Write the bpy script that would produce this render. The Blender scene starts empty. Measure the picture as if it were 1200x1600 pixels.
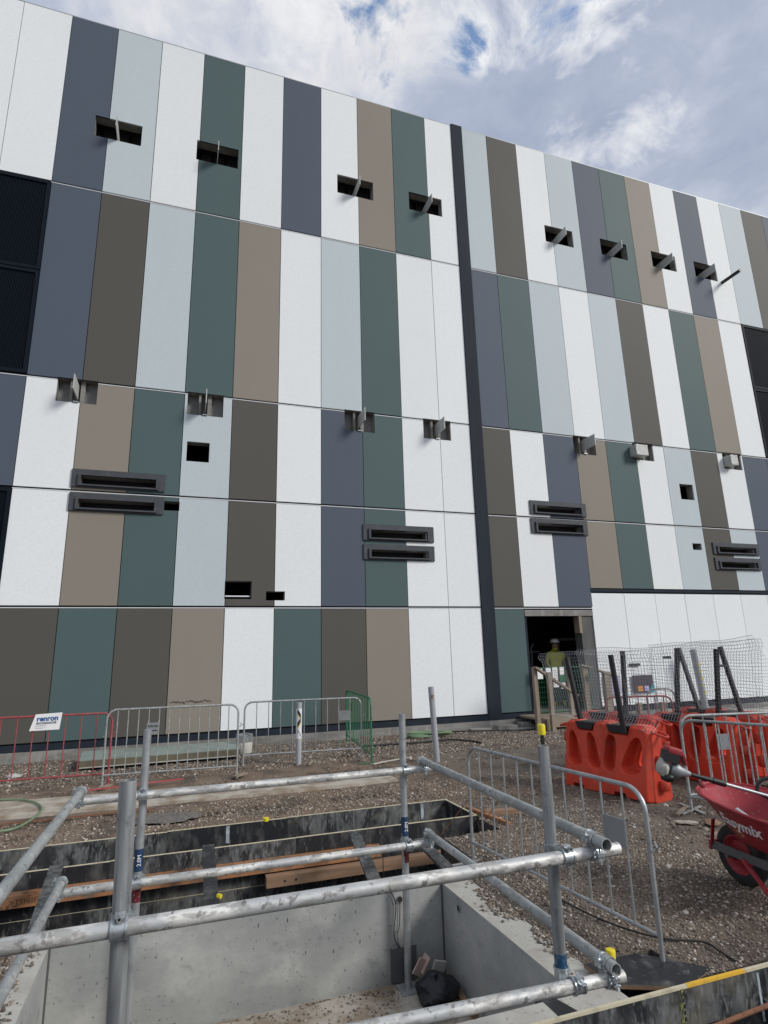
import bpy, math, random
import numpy as np
from mathutils import Vector, Matrix, Euler
random.seed(7)
rng = np.random.default_rng(11)
scene = bpy.context.scene
COL = scene.collection
EYE = 1.65            # eye height above the ground; geometry below is written relative to the eye and lifted at the end

# ------------------------------------------------------------------ camera
cd = bpy.data.cameras.new('camera')
cam = bpy.data.objects.new('camera', cd); COL.objects.link(cam)
cd.sensor_fit = 'VERTICAL'; cd.sensor_height = 36; cd.sensor_width = 27
cd.lens = 922.1 / 1600 * 36
cd.clip_start = 0.05; cd.clip_end = 2000
yaw, pit, rol = .3374, .2387, -.0262
fw = Vector((math.sin(yaw)*math.cos(pit), math.cos(yaw)*math.cos(pit), math.sin(pit)))
rt = Vector((math.cos(yaw), -math.sin(yaw), 0)); up = rt.cross(fw)
r2 = math.cos(rol)*rt + math.sin(rol)*up; u2 = -math.sin(rol)*rt + math.cos(rol)*up
cam.matrix_world = Matrix((( r2.x, u2.x, -fw.x, 0), (r2.y, u2.y, -fw.y, 0), (r2.z, u2.z, -fw.z, EYE), (0, 0, 0, 1)))
scene.camera = cam

# ------------------------------------------------------------------ light and exposure
SUN_EL, SUN_AZ = 32, 134          # azimuth clockwise from +y (north): the sun is behind the camera to the right
SUN_STRENGTH = 2.0
SKY_STRENGTH = .12
EXPOSURE = .40
scene.view_settings.view_transform = 'Standard'
scene.view_settings.look = 'None'
scene.view_settings.exposure = EXPOSURE
scene.view_settings.gamma = 1
scene.view_settings.use_curve_mapping = False
sd = bpy.data.lights.new('sun', 'SUN'); sun = bpy.data.objects.new('sun', sd); COL.objects.link(sun)
sd.energy = SUN_STRENGTH; sd.angle = math.radians(17); sd.color = (1, .97, .92)
az, el = math.radians(SUN_AZ), math.radians(SUN_EL)
sdir = Vector((math.sin(az)*math.cos(el), math.cos(az)*math.cos(el), math.sin(el)))
sun.rotation_euler = sdir.to_track_quat('Z', 'Y').to_euler(); sun.location = (0, 0, 30)

W = bpy.data.worlds.new('World'); scene.world = W; W.use_nodes = True
nt = W.node_tree; nt.nodes.clear()
def N(t, **k):
    n = nt.nodes.new(t)
    for a, v in k.items(): setattr(n, a, v)
    return n
def wl(a, b): nt.links.new(a, b)
def wmath(op, a, b=None, clamp=False):
    n = N('ShaderNodeMath', operation=op, use_clamp=clamp)
    for i, v in enumerate((a, b)):
        if v is None: continue
        if isinstance(v, (int, float)): n.inputs[i].default_value = v
        else: wl(v, n.inputs[i])
    return n.outputs[0]
def wramp(val, stops):
    n = N('ShaderNodeValToRGB'); wl(val, n.inputs[0]); e = n.color_ramp.elements
    while len(e) > 1: e.remove(e[0])
    e[0].position, e[0].color = stops[0][0], (*stops[0][1], 1)
    for p, c in stops[1:]:
        x = e.new(p); x.color = (*c, 1)
    return n.outputs[0]
def wmix(f, a, b, bt='MIX'):
    n = N('ShaderNodeMix', data_type='RGBA', blend_type=bt)
    for s, v in ((n.inputs[0], f), (n.inputs[6], a), (n.inputs[7], b)):
        if isinstance(v, (int, float)): s.default_value = v
        elif isinstance(v, tuple): s.default_value = (*v, 1)
        else: wl(v, s)
    return n.outputs[2]
sky = N('ShaderNodeTexSky', sky_type='NISHITA'); sky.sun_disc = False
sky.sun_elevation = el; sky.sun_rotation = az
tc = N('ShaderNodeTexCoord'); sp = N('ShaderNodeSeparateXYZ'); wl(tc.outputs['Generated'], sp.inputs[0])
zz = wmath('ADD', wmath('MAXIMUM', sp.outputs[2], 0.0), .16)
cb = N('ShaderNodeCombineXYZ')
wl(wmath('DIVIDE', sp.outputs[0], zz), cb.inputs[0]); wl(wmath('DIVIDE', sp.outputs[1], zz), cb.inputs[1])
def wnoise(scale, det, rough, off=(0, 0, 0), dist=0.0):
    m = N('ShaderNodeMapping'); wl(cb.outputs[0], m.inputs[0]); m.inputs[1].default_value = off
    n = N('ShaderNodeTexNoise'); wl(m.outputs[0], n.inputs[0])
    n.inputs['Scale'].default_value = scale; n.inputs['Detail'].default_value = det
    n.inputs['Roughness'].default_value = rough; n.inputs['Distortion'].default_value = dist
    return n.outputs[0]
big = wnoise(1.05, 5, .5, (3.1, 1.7, 0), .2)
mid = wnoise(2.6, 9, .58, (7.3, 2.2, 0), .3)
fine = wnoise(8.5, 10, .62, (1.3, 4.2, 0), .5)
gap = wnoise(5.5, 10, .62, (4.4, 1.05, .6), .5)
def blob(cx, cy, r):       # a looser, thinner place in the cloud deck
    v = N('ShaderNodeVectorMath', operation='DISTANCE'); wl(cb.outputs[0], v.inputs[0]); v.inputs[1].default_value = (cx, cy, 0)
    n = N('ShaderNodeMapRange', interpolation_type='SMOOTHSTEP'); wl(v.outputs['Value'], n.inputs[0])
    n.inputs[1].default_value = r; n.inputs[2].default_value = 0.0; n.inputs[3].default_value = 0.0; n.inputs[4].default_value = 1.0
    return n.outputs[0]
shade = wmath('ADD', wmath('MULTIPLY', big, .36), wmath('ADD', wmath('MULTIPLY', mid, .40), wmath('MULTIPLY', fine, .24)))
cloud = wramp(shade, [(.40, (.43, .50, .66)), (.46, (.51, .575, .73)), (.50, (.61, .67, .80)), (.535, (.77, .80, .88)), (.575, (.93, .93, .96)), (.64, (1.08, 1.07, 1.06))])
B1, B2, B3, B4 = (.44, .49, .20), (.345, .565, .10), (.60, .65, .16), (.10, .62, .2)
thin = wmath('MAXIMUM', wmath('MAXIMUM', blob(*B1), blob(*B2)), wmath('MAXIMUM', blob(*B3), blob(*B4)))
puff = wnoise(4.6, 10, .6, (2.7, 8.3, 0), .6)
glow = wmath('MULTIPLY', wmath('ADD', wmath('ADD', wmath('MULTIPLY', puff, .6), wmath('MULTIPLY', fine, .4)), wmath('SUBTRACT', wmath('MULTIPLY', thin, .12), .585)), 7, True)
cloud = wmix(glow, cloud, (1.06, 1.07, 1.09))
CLOUD = .64
nish = N('ShaderNodeVectorMath', operation='SCALE'); wl(sky.outputs[0], nish.inputs[0]); nish.inputs[3].default_value = 1.5
clm = N('ShaderNodeVectorMath', operation='SCALE'); wl(cloud, clm.inputs[0]); clm.inputs[3].default_value = CLOUD / SKY_STRENGTH
open_ = wmath('MULTIPLY', wmath('ADD', wmath('ADD', wmath('MULTIPLY', gap, .55), wmath('MULTIPLY', fine, .45)), wmath('SUBTRACT', wmath('MULTIPLY', wmath('MAXIMUM', blob(*B1), blob(*B2)), .10), .59)), 13, True)
final = wmix(open_, clm.outputs[0], nish.outputs[0])
bg = N('ShaderNodeBackground'); wl(final, bg.inputs[0]); bg.inputs[1].default_value = SKY_STRENGTH
out = N('ShaderNodeOutputWorld'); wl(bg.outputs[0], out.inputs[0])

# ------------------------------------------------------------------ materials
def mat(name, col, rough=.7, metal=0.0, layers=(), bump=None, spec=.5, per_object=0.0, island=None, attr=None, coat=0.0):
    """layers: (scale(x,y,z)|float, detail, lo, hi, colour, strength[, offset]) mixed over the base by thresholded noise"""
    m = bpy.data.materials.new(name); m.use_nodes = True
    t = m.node_tree; b = t.nodes['Principled BSDF']; L = t.links
    b.inputs['Roughness'].default_value = rough; b.inputs['Metallic'].default_value = metal
    b.inputs['Specular IOR Level'].default_value = spec
    if coat: b.inputs['Coat Weight'].default_value = coat
    co = t.nodes.new('ShaderNodeTexCoord').outputs['Object']
    def noise(sc, det, off=0.0, rough_=.6):
        mp = t.nodes.new('ShaderNodeMapping'); L.new(co, mp.inputs[0])
        if isinstance(sc, (int, float)): sc = (sc, sc, sc)
        mp.inputs['Scale'].default_value = sc; mp.inputs['Location'].default_value = (off, off*1.7, off*.6)
        n = t.nodes.new('ShaderNodeTexNoise'); L.new(mp.outputs[0], n.inputs[0])
        n.inputs['Scale'].default_value = 1; n.inputs['Detail'].default_value = det; n.inputs['Roughness'].default_value = rough_
        return n.outputs[0]
    def rgb(c):
        n = t.nodes.new('ShaderNodeRGB'); n.outputs[0].default_value = (*c, 1); return n.outputs[0]
    def mix(f, a, c, bt='MIX'):
        n = t.nodes.new('ShaderNodeMix'); n.data_type = 'RGBA'; n.blend_type = bt
        if isinstance(f, (int, float)): n.inputs[0].default_value = f
        else: L.new(f, n.inputs[0])
        L.new(a, n.inputs[6]); L.new(c, n.inputs[7]); return n.outputs[2]
    cur = rgb(col)
    if attr:
        a = t.nodes.new('ShaderNodeAttribute'); a.attribute_name = attr; cur = a.outputs['Color']
    if island:
        g = t.nodes.new('ShaderNodeNewGeometry'); r = t.nodes.new('ShaderNodeValToRGB'); L.new(g.outputs['Random Per Island'], r.inputs[0])
        e = r.color_ramp.elements; r.color_ramp.interpolation = 'CONSTANT'
        e[0].color = (*island[0], 1); e[0].position = 0; e[1].position = 1/len(island); e[1].color = (*island[1], 1)
        for i, c in enumerate(island[2:]):
            x = e.new((i+2)/len(island)); x.color = (*c, 1)
        cur = mix(.78, cur, r.outputs[0]) if attr else r.outputs[0]
    for i, ly in enumerate(layers):
        sc, det, lo, hi, c, st = ly[:6]; off = ly[6] if len(ly) > 6 else i*3.7+1.3
        r = t.nodes.new('ShaderNodeMapRange'); L.new(noise(sc, det, off), r.inputs[0])
        r.inputs[1].default_value = lo; r.inputs[2].default_value = hi; r.inputs[4].default_value = st
        cur = mix(r.outputs[0], cur, rgb(c))
    if per_object:
        oi = t.nodes.new('ShaderNodeObjectInfo'); r = t.nodes.new('ShaderNodeMapRange'); L.new(oi.outputs['Random'], r.inputs[0])
        r.inputs[3].default_value = 1-per_object; r.inputs[4].default_value = 1+per_object
        v = t.nodes.new('ShaderNodeVectorMath'); v.operation = 'SCALE'; L.new(cur, v.inputs[0]); L.new(r.outputs[0], v.inputs[3]); cur = v.outputs[0]
    L.new(cur, b.inputs['Base Color'])
    if bump:
        bn = t.nodes.new('ShaderNodeBump'); bn.inputs['Strength'].default_value = bump[1]; bn.inputs['Distance'].default_value = bump[2]
        L.new(noise(bump[0], 4, 9.1), bn.inputs['Height']); L.new(bn.outputs[0], b.inputs['Normal'])
    return m
M = {}
def paint(k, name, c, speck, amt, rough=.62, sc=21):
    d = tuple(x*.93 for x in c)
    M[k] = mat(name, c, rough, layers=[(sc, 3, .42, .66, speck, amt), ((.9, .9, .35), 4, .45, .75, d, .5)], bump=(70, .22, .004), per_object=.03, spec=.22)
paint('W', 'white_textured_panel', (.78, .805, .81), (.65, .68, .69), .35)
paint('L', 'pale_grey_green_panel', (.495, .56, .585), (.42, .48, .50), .35)
paint('N', 'slate_navy_panel', (.080, .100, .134), (.088, .11, .146), .3)
paint('T', 'teal_green_panel', (.075, .116, .117), (.083, .126, .127), .3)
paint('B', 'taupe_panel', (.245, .220, .184), (.262, .237, .198), .3)
paint('D', 'dark_brown_panel', (.090, .086, .076), (.10, .096, .085), .3)
M['strip'] = mat('charcoal_metal_strip', (.018, .024, .034), .7, .0, layers=[((3, 3, .6), 5, .45, .7, (.028, .034, .045), .6)], spec=.15)
M['hoodrim'] = mat('dark_grey_metal', (.058, .064, .073), .6, .0, layers=[(6, 5, .45, .7, (.085, .09, .10), .7), (14, 5, .55, .7, (.035, .04, .048), .6)], spec=.25)
M['flash'] = mat('white_flashing', (.66, .68, .70), .6)
M['membrane'] = mat('black_membrane', (.012, .012, .014), .8)
M['concrete'] = mat('grey_concrete', (.27, .275, .27), .85, layers=[(1.6, 6, .38, .7, (.19, .195, .195), .85), (5, 6, .5, .75, (.36, .365, .36), .55), (38, 2, .62, .72, (.10, .10, .10), .5)], bump=(30, .3, .006))
M['pitwall'] = mat('cast_concrete', (.37, .375, .36), .8, layers=[((1.3, 1.3, 1.8), 7, .4, .62, (.26, .27, .262), .95), ((2.6, 2.6, 3.4), 8, .5, .70, (.48, .48, .46), .6), ((14, 14, 16), 6, .5, .66, (.31, .315, .305), .6), (44, 2, .66, .72, (.07, .07, .07), .7), ((6, 6, 9), 4, .62, .75, (.13, .14, .14), .6)], bump=(22, .25, .006))
M['rim'] = mat('dusty_pale_concrete', (.44, .43, .39), .9, layers=[(4, 6, .45, .7, (.33, .30, .26), .8), (30, 3, .6, .72, (.14, .10, .08), .7)], bump=(40, .4, .006))
M['jamb'] = mat('dark_green_grey_jamb', (.085, .09, .085), .85, layers=[((5, 5, 1.5), 6, .45, .65, (.13, .13, .12), .7)])
M['dark_concrete'] = mat('stained_plinth', (.24, .235, .22), .9, layers=[((1.2, 1.2, 5), 7, .42, .65, (.13, .12, .105), .9), ((7, 7, 2), 6, .55, .7, (.36, .35, .33), .6)], bump=(18, .5, .015))
M['galv'] = mat('galvanised_steel', (.42, .44, .45), .42, .55, layers=[((9, 9, 9), 5, .42, .68, (.27, .285, .295), .8), ((22, 22, 22), 4, .6, .7, (.15, .15, .15), .6)], bump=(40, .12, .003))
M['galv_white'] = mat('cement_splashed_steel', (.44, .45, .45), .55, .3, layers=[((4, 14, 14), 7, .47, .57, (.72, .71, .67), .85), ((11, 26, 26), 6, .52, .58, (.30, .295, .28), .8), ((26, 26, 26), 5, .58, .64, (.14, .13, .12), .8), ((3, 3, 3), 6, .56, .66, (.34, .33, .31), .6, 31.0)], bump=(45, .3, .004))
M['galv_dull'] = mat('dull_weathered_steel', (.36, .38, .375), .6, .35, layers=[((12, 5, 12), 7, .45, .58, (.27, .28, .275), .8), ((24, 12, 24), 5, .56, .63, (.50, .50, .48), .7), ((30, 30, 30), 5, .6, .66, (.13, .12, .11), .7)], bump=(35, .2, .003))
M['galv_post'] = mat('streaked_grey_post', (.36, .38, .385), .5, .5, layers=[((26, 26, 1.6), 6, .42, .62, (.19, .20, .205), .9), ((40, 40, 3), 5, .55, .68, (.42, .43, .43), .7), (20, 5, .6, .72, (.12, .12, .12), .6)], bump=(35, .2, .003))
M['fin'] = mat('zinc_plate', (.46, .47, .45), .6, .1, layers=[(9, 5, .45, .65, (.36, .37, .355), .7)])
M['clamp'] = mat('zinc_coupler', (.50, .54, .56), .35, .7, layers=[(40, 3, .5, .7, (.25, .25, .24), .7)])
M['ply'] = mat('black_film_plywood', (.017, .019, .022), .5, layers=[((7, 7, 4), 9, .44, .60, (.115, .12, .12), .85), ((2.6, 2.6, 3.5), 8, .50, .66, (.17, .16, .13), .7), ((30, 30, 9), 9, .51, .60, (.15, .16, .165), .7), ((60, 60, 16), 7, .56, .64, (.27, .26, .23), .5), ((3, 3, 3), 7, .52, .6, (.012, .013, .016), .8, 21.0)], bump=(24, .3, .003))
M['ply_black'] = mat('cleaner_black_plywood', (.013, .014, .017), .5, layers=[((8, 8, 4), 9, .5, .68, (.11, .11, .105), .7), ((30, 30, 8), 5, .6, .7, (.22, .21, .19), .5)], bump=(24, .3, .003))
M['ply_edge'] = mat('raw_plywood_edge', (.55, .50, .36), .8, layers=[(14, 4, .5, .7, (.33, .29, .2), .7)])
M['yellow_edge'] = mat('yellow_painted_edge', (.72, .42, .035), .7, layers=[(20, 4, .55, .7, (.4, .28, .08), .6)])
M['lvl'] = mat('orange_timber', (.36, .165, .07), .75, layers=[((1.5, 20, 30), 5, .42, .65, (.25, .11, .05), .8), (5, 7, .48, .62, (.15, .10, .07), .8), (16, 5, .56, .66, (.05, .045, .04), .8)])
M['faded'] = mat('faded_brown_ink', (.09, .045, .025), .8)
M['timber'] = mat('weathered_brown_timber', (.27, .165, .10), .8, layers=[((1.5, 20, 30), 5, .42, .65, (.17, .105, .065), .8), (4, 5, .56, .72, (.13, .105, .08), .6)])
M['pine'] = mat('grey_brown_pine', (.27, .22, .165), .8, layers=[((12, 12, 1.4), 5, .42, .65, (.18, .145, .105), .8)])
M['black'] = mat('black_plastic', (.014, .014, .016), .5)
M['rubber'] = mat('black_rubber', (.018, .018, .019), .75, layers=[(9, 4, .5, .7, (.06, .055, .05), .6)])
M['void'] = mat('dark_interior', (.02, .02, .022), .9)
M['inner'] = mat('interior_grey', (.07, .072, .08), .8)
M['louvre'] = mat('dark_blue_louvre', (.005, .009, .016), .6, .0, spec=.12)
M['orange'] = mat('orange_red_plastic', (.63, .056, .022), .55, layers=[(3.0, 6, .42, .66, (.42, .040, .024), .8), (24, 5, .58, .70, (.26, .055, .038), .6), ((9, 9, 3), 6, .56, .68, (.60, .13, .085), .5), ((5, 5, 9), 6, .58, .7, (.24, .11, .075), .45)], bump=(30, .1, .003))
M['red'] = mat('faded_red_paint', (.30, .052, .058), .6, layers=[(14, 4, .5, .7, (.36, .14, .13), .7), (30, 4, .6, .7, (.12, .06, .05), .6)])
M['barrow'] = mat('barrow_red_paint', (.32, .020, .030), .5, layers=[(6, 6, .45, .7, (.25, .018, .026), .8), (34, 4, .62, .70, (.36, .19, .165), .8), (9, 7, .55, .7, (.30, .075, .08), .6)])
M['green'] = mat('green_paint', (.02, .15, .07), .5, layers=[(14, 4, .55, .7, (.03, .09, .05), .7)])
M['pvc'] = mat('grey_pipe', (.34, .355, .375), .5, layers=[((8, 8, 3), 5, .5, .7, (.24, .24, .24), .7)])
M['yellow'] = mat('yellow_plastic_cap', (.74, .60, .02), .45, layers=[(30, 3, .6, .7, (.25, .2, .03), .7)])
M['hosegreen'] = mat('pale_green_hose', (.15, .23, .13), .6, layers=[(12, 4, .5, .7, (.14, .22, .12), .6)])
M['white'] = mat('white_print', (.8, .8, .8), .6)
M['blue'] = mat('blue_print', (.02, .09, .3), .6)
M['darkblue'] = mat('dark_blue_label', (.01, .04, .10), .5)
M['redlabel'] = mat('dark_red_label', (.11, .006, .014), .5, layers=[(60, 4, .55, .65, (.3, .25, .25), .6)])
M['greyprint'] = mat('grey_print', (.12, .14, .2), .6)
M['gold'] = mat('faded_gold_print', (.52, .33, .13), .7)
M['plate'] = mat('grey_plate', (.28, .30, .31), .5, .4, layers=[(12, 4, .5, .7, (.2, .2, .2), .6)])
M['chassis'] = mat('grey_chassis_steel', (.13, .135, .14), .5, .4)
M['rust'] = mat('rusty_steel', (.20, .085, .045), .85, layers=[(30, 4, .45, .65, (.10, .05, .03), .8)])
M['slabtop'] = mat('pale_green_board', (.24, .29, .26), .7, layers=[(2.5, 6, .45, .7, (.17, .19, .165), .8)])
M['slabside'] = mat('brown_foam_edge', (.13, .115, .075), .9, layers=[(9, 6, .45, .7, (.085, .075, .055), .8)])
M['hivis'] = mat('hi_vis_yellow_cloth', (.62, .62, .06), .8)
M['skin'] = mat('skin', (.36, .20, .14), .6)
M['trousers'] = mat('navy_cloth', (.02, .025, .05), .85)
M['mesh'] = mat('mesh_wire', (.24, .25, .27), .5, .4)
M['poster_dark'] = mat('dark_purple_print', (.045, .03, .045), .6)
M['poster_teal'] = mat('teal_print', (.0, .25, .34), .6)
M['poster_orange'] = mat('orange_print', (.65, .25, .03), .6)
M['lilac'] = mat('lilac_print', (.42, .38, .6), .6)
M['tape'] = mat('hazard_yellow', (.62, .55, .06), .6)
M['foam'] = mat('yellow_green_foam', (.22, .22, .07), .9, layers=[(60, 4, .45, .6, (.08, .08, .04), .8)])
M['cardboard'] = mat('pink_paper_rubbish', (.48, .36, .31), .8)
M['dust'] = mat('pale_cement_board', (.43, .395, .335), .9, layers=[(3.5, 7, .42, .60, (.25, .195, .14), .95), (22, 3, .6, .72, (.2, .15, .1), .6)])
M['dirt'] = mat('dirt', (.1, .08, .06), .95, attr='Col', layers=[(60, 3, .45, .65, (.05, .042, .035), .55), (24, 4, .58, .7, (.24, .21, .185), .55)], bump=(55, .9, .02))
M['stones'] = mat('gravel_stones', (.2, .2, .2), .88, attr='Col', island=[(.15, .12, .09), (.27, .235, .19), (.07, .055, .044), (.21, .155, .12), (.36, .32, .27), (.11, .09, .072), (.23, .195, .15), (.10, .078, .06), (.18, .15, .12), (.50, .46, .41), (.15, .115, .088), (.26, .20, .155), (.19, .165, .135), (.06, .048, .04)])
M['soil'] = mat('trench_soil', (.06, .05, .04), .95, layers=[(8, 6, .45, .7, (.10, .085, .07), .8)], bump=(30, .9, .03))

# ------------------------------------------------------------------ mesh helpers
def wloc(o):
    v = Vector((0, 0, 0))
    while o: v += o.location; o = o.parent
    return v
class MB:
    def __init__(s): s.v = []; s.f = []; s.mi = []; s.cur = 0
    def add(s, vs, fs, mi=None):
        o = len(s.v); s.v += [tuple(v) for v in vs]; s.f += [tuple(i+o for i in f) for f in fs]
        s.mi += [s.cur if mi is None else mi]*len(fs); return s
    def box(s, x0, x1, y0, y1, z0, z1, top=None, R=None, c=None):
        vs = [Vector((x, y, z)) for z in (z0, z1) for y in (y0, y1) for x in (x0, x1)]
        if R is not None: c = Vector(c or (0, 0, 0)); vs = [R @ v + c for v in vs]
        fs = [(0, 2, 3, 1), (4, 5, 7, 6), (0, 1, 5, 4), (2, 6, 7, 3), (0, 4, 6, 2), (1, 3, 7, 5)]
        o = len(s.f); s.add(vs, fs)
        if top is not None: s.mi[o+1] = top
        return s
    def obox(s, c, size, rot=(0, 0, 0), top=None):
        a, b, d = (q/2 for q in size)
        return s.box(-a, a, -b, b, -d, d, top=top, R=Euler(rot).to_matrix(), c=c)
    def bar(s, p, q, w, h, roll=0.0):
        p, q = Vector(p), Vector(q); d = q-p; L = d.length
        R = d.to_track_quat('Z', 'Y').to_matrix() @ Matrix.Rotation(roll, 3, 'Z')
        return s.box(-w/2, w/2, -h/2, h/2, 0, L, R=R, c=p)
    def tube(s, pts, r, n=8, caps=True, closed=False):
        pts = [Vector(p) for p in pts]; K = len(pts); rr = r if hasattr(r, '__len__') else [r]*K
        o = len(s.v); prev = None
        for i, p in enumerate(pts):
            if closed: t = pts[(i+1) % K]-pts[i-1]
            else: t = pts[min(i+1, K-1)]-pts[max(i-1, 0)]
            t.normalize()
            if prev is None:
                a = Vector((0, 0, 1)) if abs(t.z) < .9 else Vector((1, 0, 0)); a = (a - t*a.dot(t)).normalized()
            else: a = (prev - t*prev.dot(t)).normalized()
            prev = a; b = t.cross(a)
            s.v += [tuple(p + (a*math.cos(2*math.pi*k/n) + b*math.sin(2*math.pi*k/n))*rr[i]) for k in range(n)]
        for i in range(K if closed else K-1):
            A, B = o+i*n, o+((i+1) % K)*n
            for k in range(n):
                s.f.append((A+k, A+(k+1) % n, B+(k+1) % n, B+k)); s.mi.append(s.cur)
        if caps and not closed:
            s.f.append(tuple(range(o+n-1, o-1, -1))); s.f.append(tuple(range(o+(K-1)*n, o+K*n))); s.mi += [s.cur]*2
        return s
    def pipe(s, p, q, r, n=16, wall=.004):   # hollow tube, open ends
        p, q = Vector(p), Vector(q); t = (q-p).normalized()
        a = Vector((0, 0, 1)) if abs(t.z) < .9 else Vector((1, 0, 0)); a = (a-t*a.dot(t)).normalized(); b = t.cross(a); o = len(s.v)
        for (c, rad) in ((p, r), (q, r), (q, r-wall), (p, r-wall)):
            s.v += [tuple(c + (a*math.cos(2*math.pi*k/n)+b*math.sin(2*math.pi*k/n))*rad) for k in range(n)]
        for j in range(4):
            A, B = o+j*n, o+((j+1) % 4)*n
            for k in range(n): s.f.append((A+k, A+(k+1) % n, B+(k+1) % n, B+k)); s.mi.append(s.cur)
        return s
    def lathe(s, c, prof, n=20, axis='Z'):
        R = {'Z': Matrix.Identity(3), 'X': Matrix.Rotation(math.pi/2, 3, 'Y'), 'Y': Matrix.Rotation(-math.pi/2, 3, 'X')}[axis] if isinstance(axis, str) else axis
        c = Vector(c); o = len(s.v)
        for (r, h) in prof: s.v += [tuple(c + R @ Vector((r*math.cos(2*math.pi*k/n), r*math.sin(2*math.pi*k/n), h))) for k in range(n)]
        for i in range(len(prof)-1):
            for k in range(n):
                A, B = o+i*n, o+(i+1)*n; s.f.append((A+k, A+(k+1) % n, B+(k+1) % n, B+k)); s.mi.append(s.cur)
        return s
    def rect_holes(s, x0, x1, z0, z1, yf, yb, holes=(), side=None):
        hs = [(max(a, x0), min(b, x1), max(c, z0), min(d, z1)) for a, b, c, d in holes if a < x1 and b > x0 and c < z1 and d > z0]
        xs = sorted({x0, x1, *[h[0] for h in hs], *[h[1] for h in hs]}); zs = sorted({z0, z1, *[h[2] for h in hs], *[h[3] for h in hs]})
        def solid(i, j):
            if not (0 <= i < len(xs)-1 and 0 <= j < len(zs)-1): return False
            cx, cz = (xs[i]+xs[i+1])/2, (zs[j]+zs[j+1])/2
            return not any(a < cx < b and c < cz < d for a, b, c, d in hs)
        for i in range(len(xs)-1):
            for j in range(len(zs)-1):
                if not solid(i, j): continue
                a, b, c, d = xs[i], xs[i+1], zs[j], zs[j+1]
                s.add([(a, yf, c), (b, yf, c), (b, yf, d), (a, yf, d)], [(0, 1, 2, 3)])
                s.add([(a, yb, c), (b, yb, c), (b, yb, d), (a, yb, d)], [(3, 2, 1, 0)])
                for (di, dj, q) in ((-1, 0, ((a, c), (a, d))), (1, 0, ((b, d), (b, c))), (0, -1, ((b, c), (a, c))), (0, 1, ((a, d), (b, d)))):
                    if not solid(i+di, j+dj):
                        (X0, Z0), (X1, Z1) = q
                        s.add([(X0, yf, Z0), (X1, yf, Z1), (X1, yb, Z1), (X0, yb, Z0)], [(0, 1, 2, 3)], mi=side)
        return s
    def build(s, name, m, parent=None, local=False, smooth=False, origin=None, label=None):
        me = bpy.data.meshes.new(name)
        off = Vector((0, 0, 0)) if local else (Vector(origin) if origin is not None else (wloc(parent) if parent else Vector((0, 0, 0))))
        me.from_pydata([tuple(Vector(v)-off) for v in s.v] if off.length else s.v, [], s.f)
        for k in (m if isinstance(m, (list, tuple)) else [m]): me.materials.append(M[k])
        me.polygons.foreach_set('material_index', s.mi)
        if smooth: me.shade_smooth(); me.set_sharp_from_angle(angle=math.radians(40))
        me.validate(); me.update()
        o = bpy.data.objects.new(name, me); COL.objects.link(o)
        if parent: o.parent = parent
        if origin is not None and not parent: o.location = origin
        if label: o['label'] = label
        return o
def empty(name, loc, label, cat, group=None, rotz=0):
    o = bpy.data.objects.new(name, None); COL.objects.link(o); o.location = loc; o.rotation_euler = (0, 0, rotz)
    o.empty_display_size = .1; tag(o, label, cat, group); return o
def tag(o, label, cat, group=None):
    o['label'] = label; o['category'] = cat
    if group: o['group'] = group
    return o
def structure(o): o['kind'] = 'structure'; return o
def stuff(o): o['kind'] = 'stuff'; return o
def share(src, name, parent, loc=None, rot=None):
    o = bpy.data.objects.new(name, src.data); COL.objects.link(o); o.parent = parent
    if loc is not None: o.location = loc
    if rot is not None: o.rotation_euler = rot
    return o
def text(name, body, size, m, parent, mat4, ext=.0015, shear=0.0, offset=0.0, local=True, width=1.0):
    c = bpy.data.curves.new(name, 'FONT'); c.body = body; c.size = size; c.extrude = ext; c.shear = shear; c.offset = offset
    c.align_x = 'CENTER'; c.align_y = 'CENTER'; c.resolution_u = 4
    t = bpy.data.objects.new(name+'_tmp', c); COL.objects.link(t)
    bpy.context.view_layer.update()
    me = bpy.data.meshes.new_from_object(t.evaluated_get(bpy.context.evaluated_depsgraph_get()))
    COL.objects.unlink(t); bpy.data.objects.remove(t)
    X = mat4 @ Matrix.Diagonal((width, 1, 1, 1))
    if not local: X = Matrix.Translation(-wloc(parent)) @ X
    me.transform(X); me.materials.clear(); me.materials.append(M[m])
    o = bpy.data.objects.new(name, me); COL.objects.link(o); o.parent = parent
    return o
def frame4(o, x, y):   # matrix from origin, x direction, y direction
    x = Vector(x).normalized(); y = Vector(y); y = (y-x*y.dot(x)).normalized(); z = x.cross(y)
    return Matrix(((x.x, y.x, z.x, o[0]), (x.y, y.y, z.y, o[1]), (x.z, y.z, z.z, o[2]), (0, 0, 0, 1)))

# value noise for the ground
def vnoise(x, y, seed=0):
    xi, yi = np.floor(x).astype(np.int64), np.floor(y).astype(np.int64); fx, fy = x-xi, y-yi
    fx = fx*fx*(3-2*fx); fy = fy*fy*(3-2*fy)
    def h(a, b):
        n = (a*374761393 + b*668265263 + seed*974711) & 0x7fffffff
        n = ((n ^ (n >> 13))*1274126177) & 0x7fffffff
        return ((n ^ (n >> 16)) & 0xffff)/65535.
    return (h(xi, yi)*(1-fx)+h(xi+1, yi)*fx)*(1-fy)+(h(xi, yi+1)*(1-fx)+h(xi+1, yi+1)*fx)*fy
def fbm(x, y, seed=0, o=4):
    s = 0; a = .5
    for i in range(o): s = s+a*vnoise(x*2**i, y*2**i, seed+i); a *= .5
    return s/(1-.5**o)
def sstep(a, b, x): t = np.clip((x-a)/(b-a), 0, 1); return t*t*(3-2*t)
G = -1.65
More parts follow.
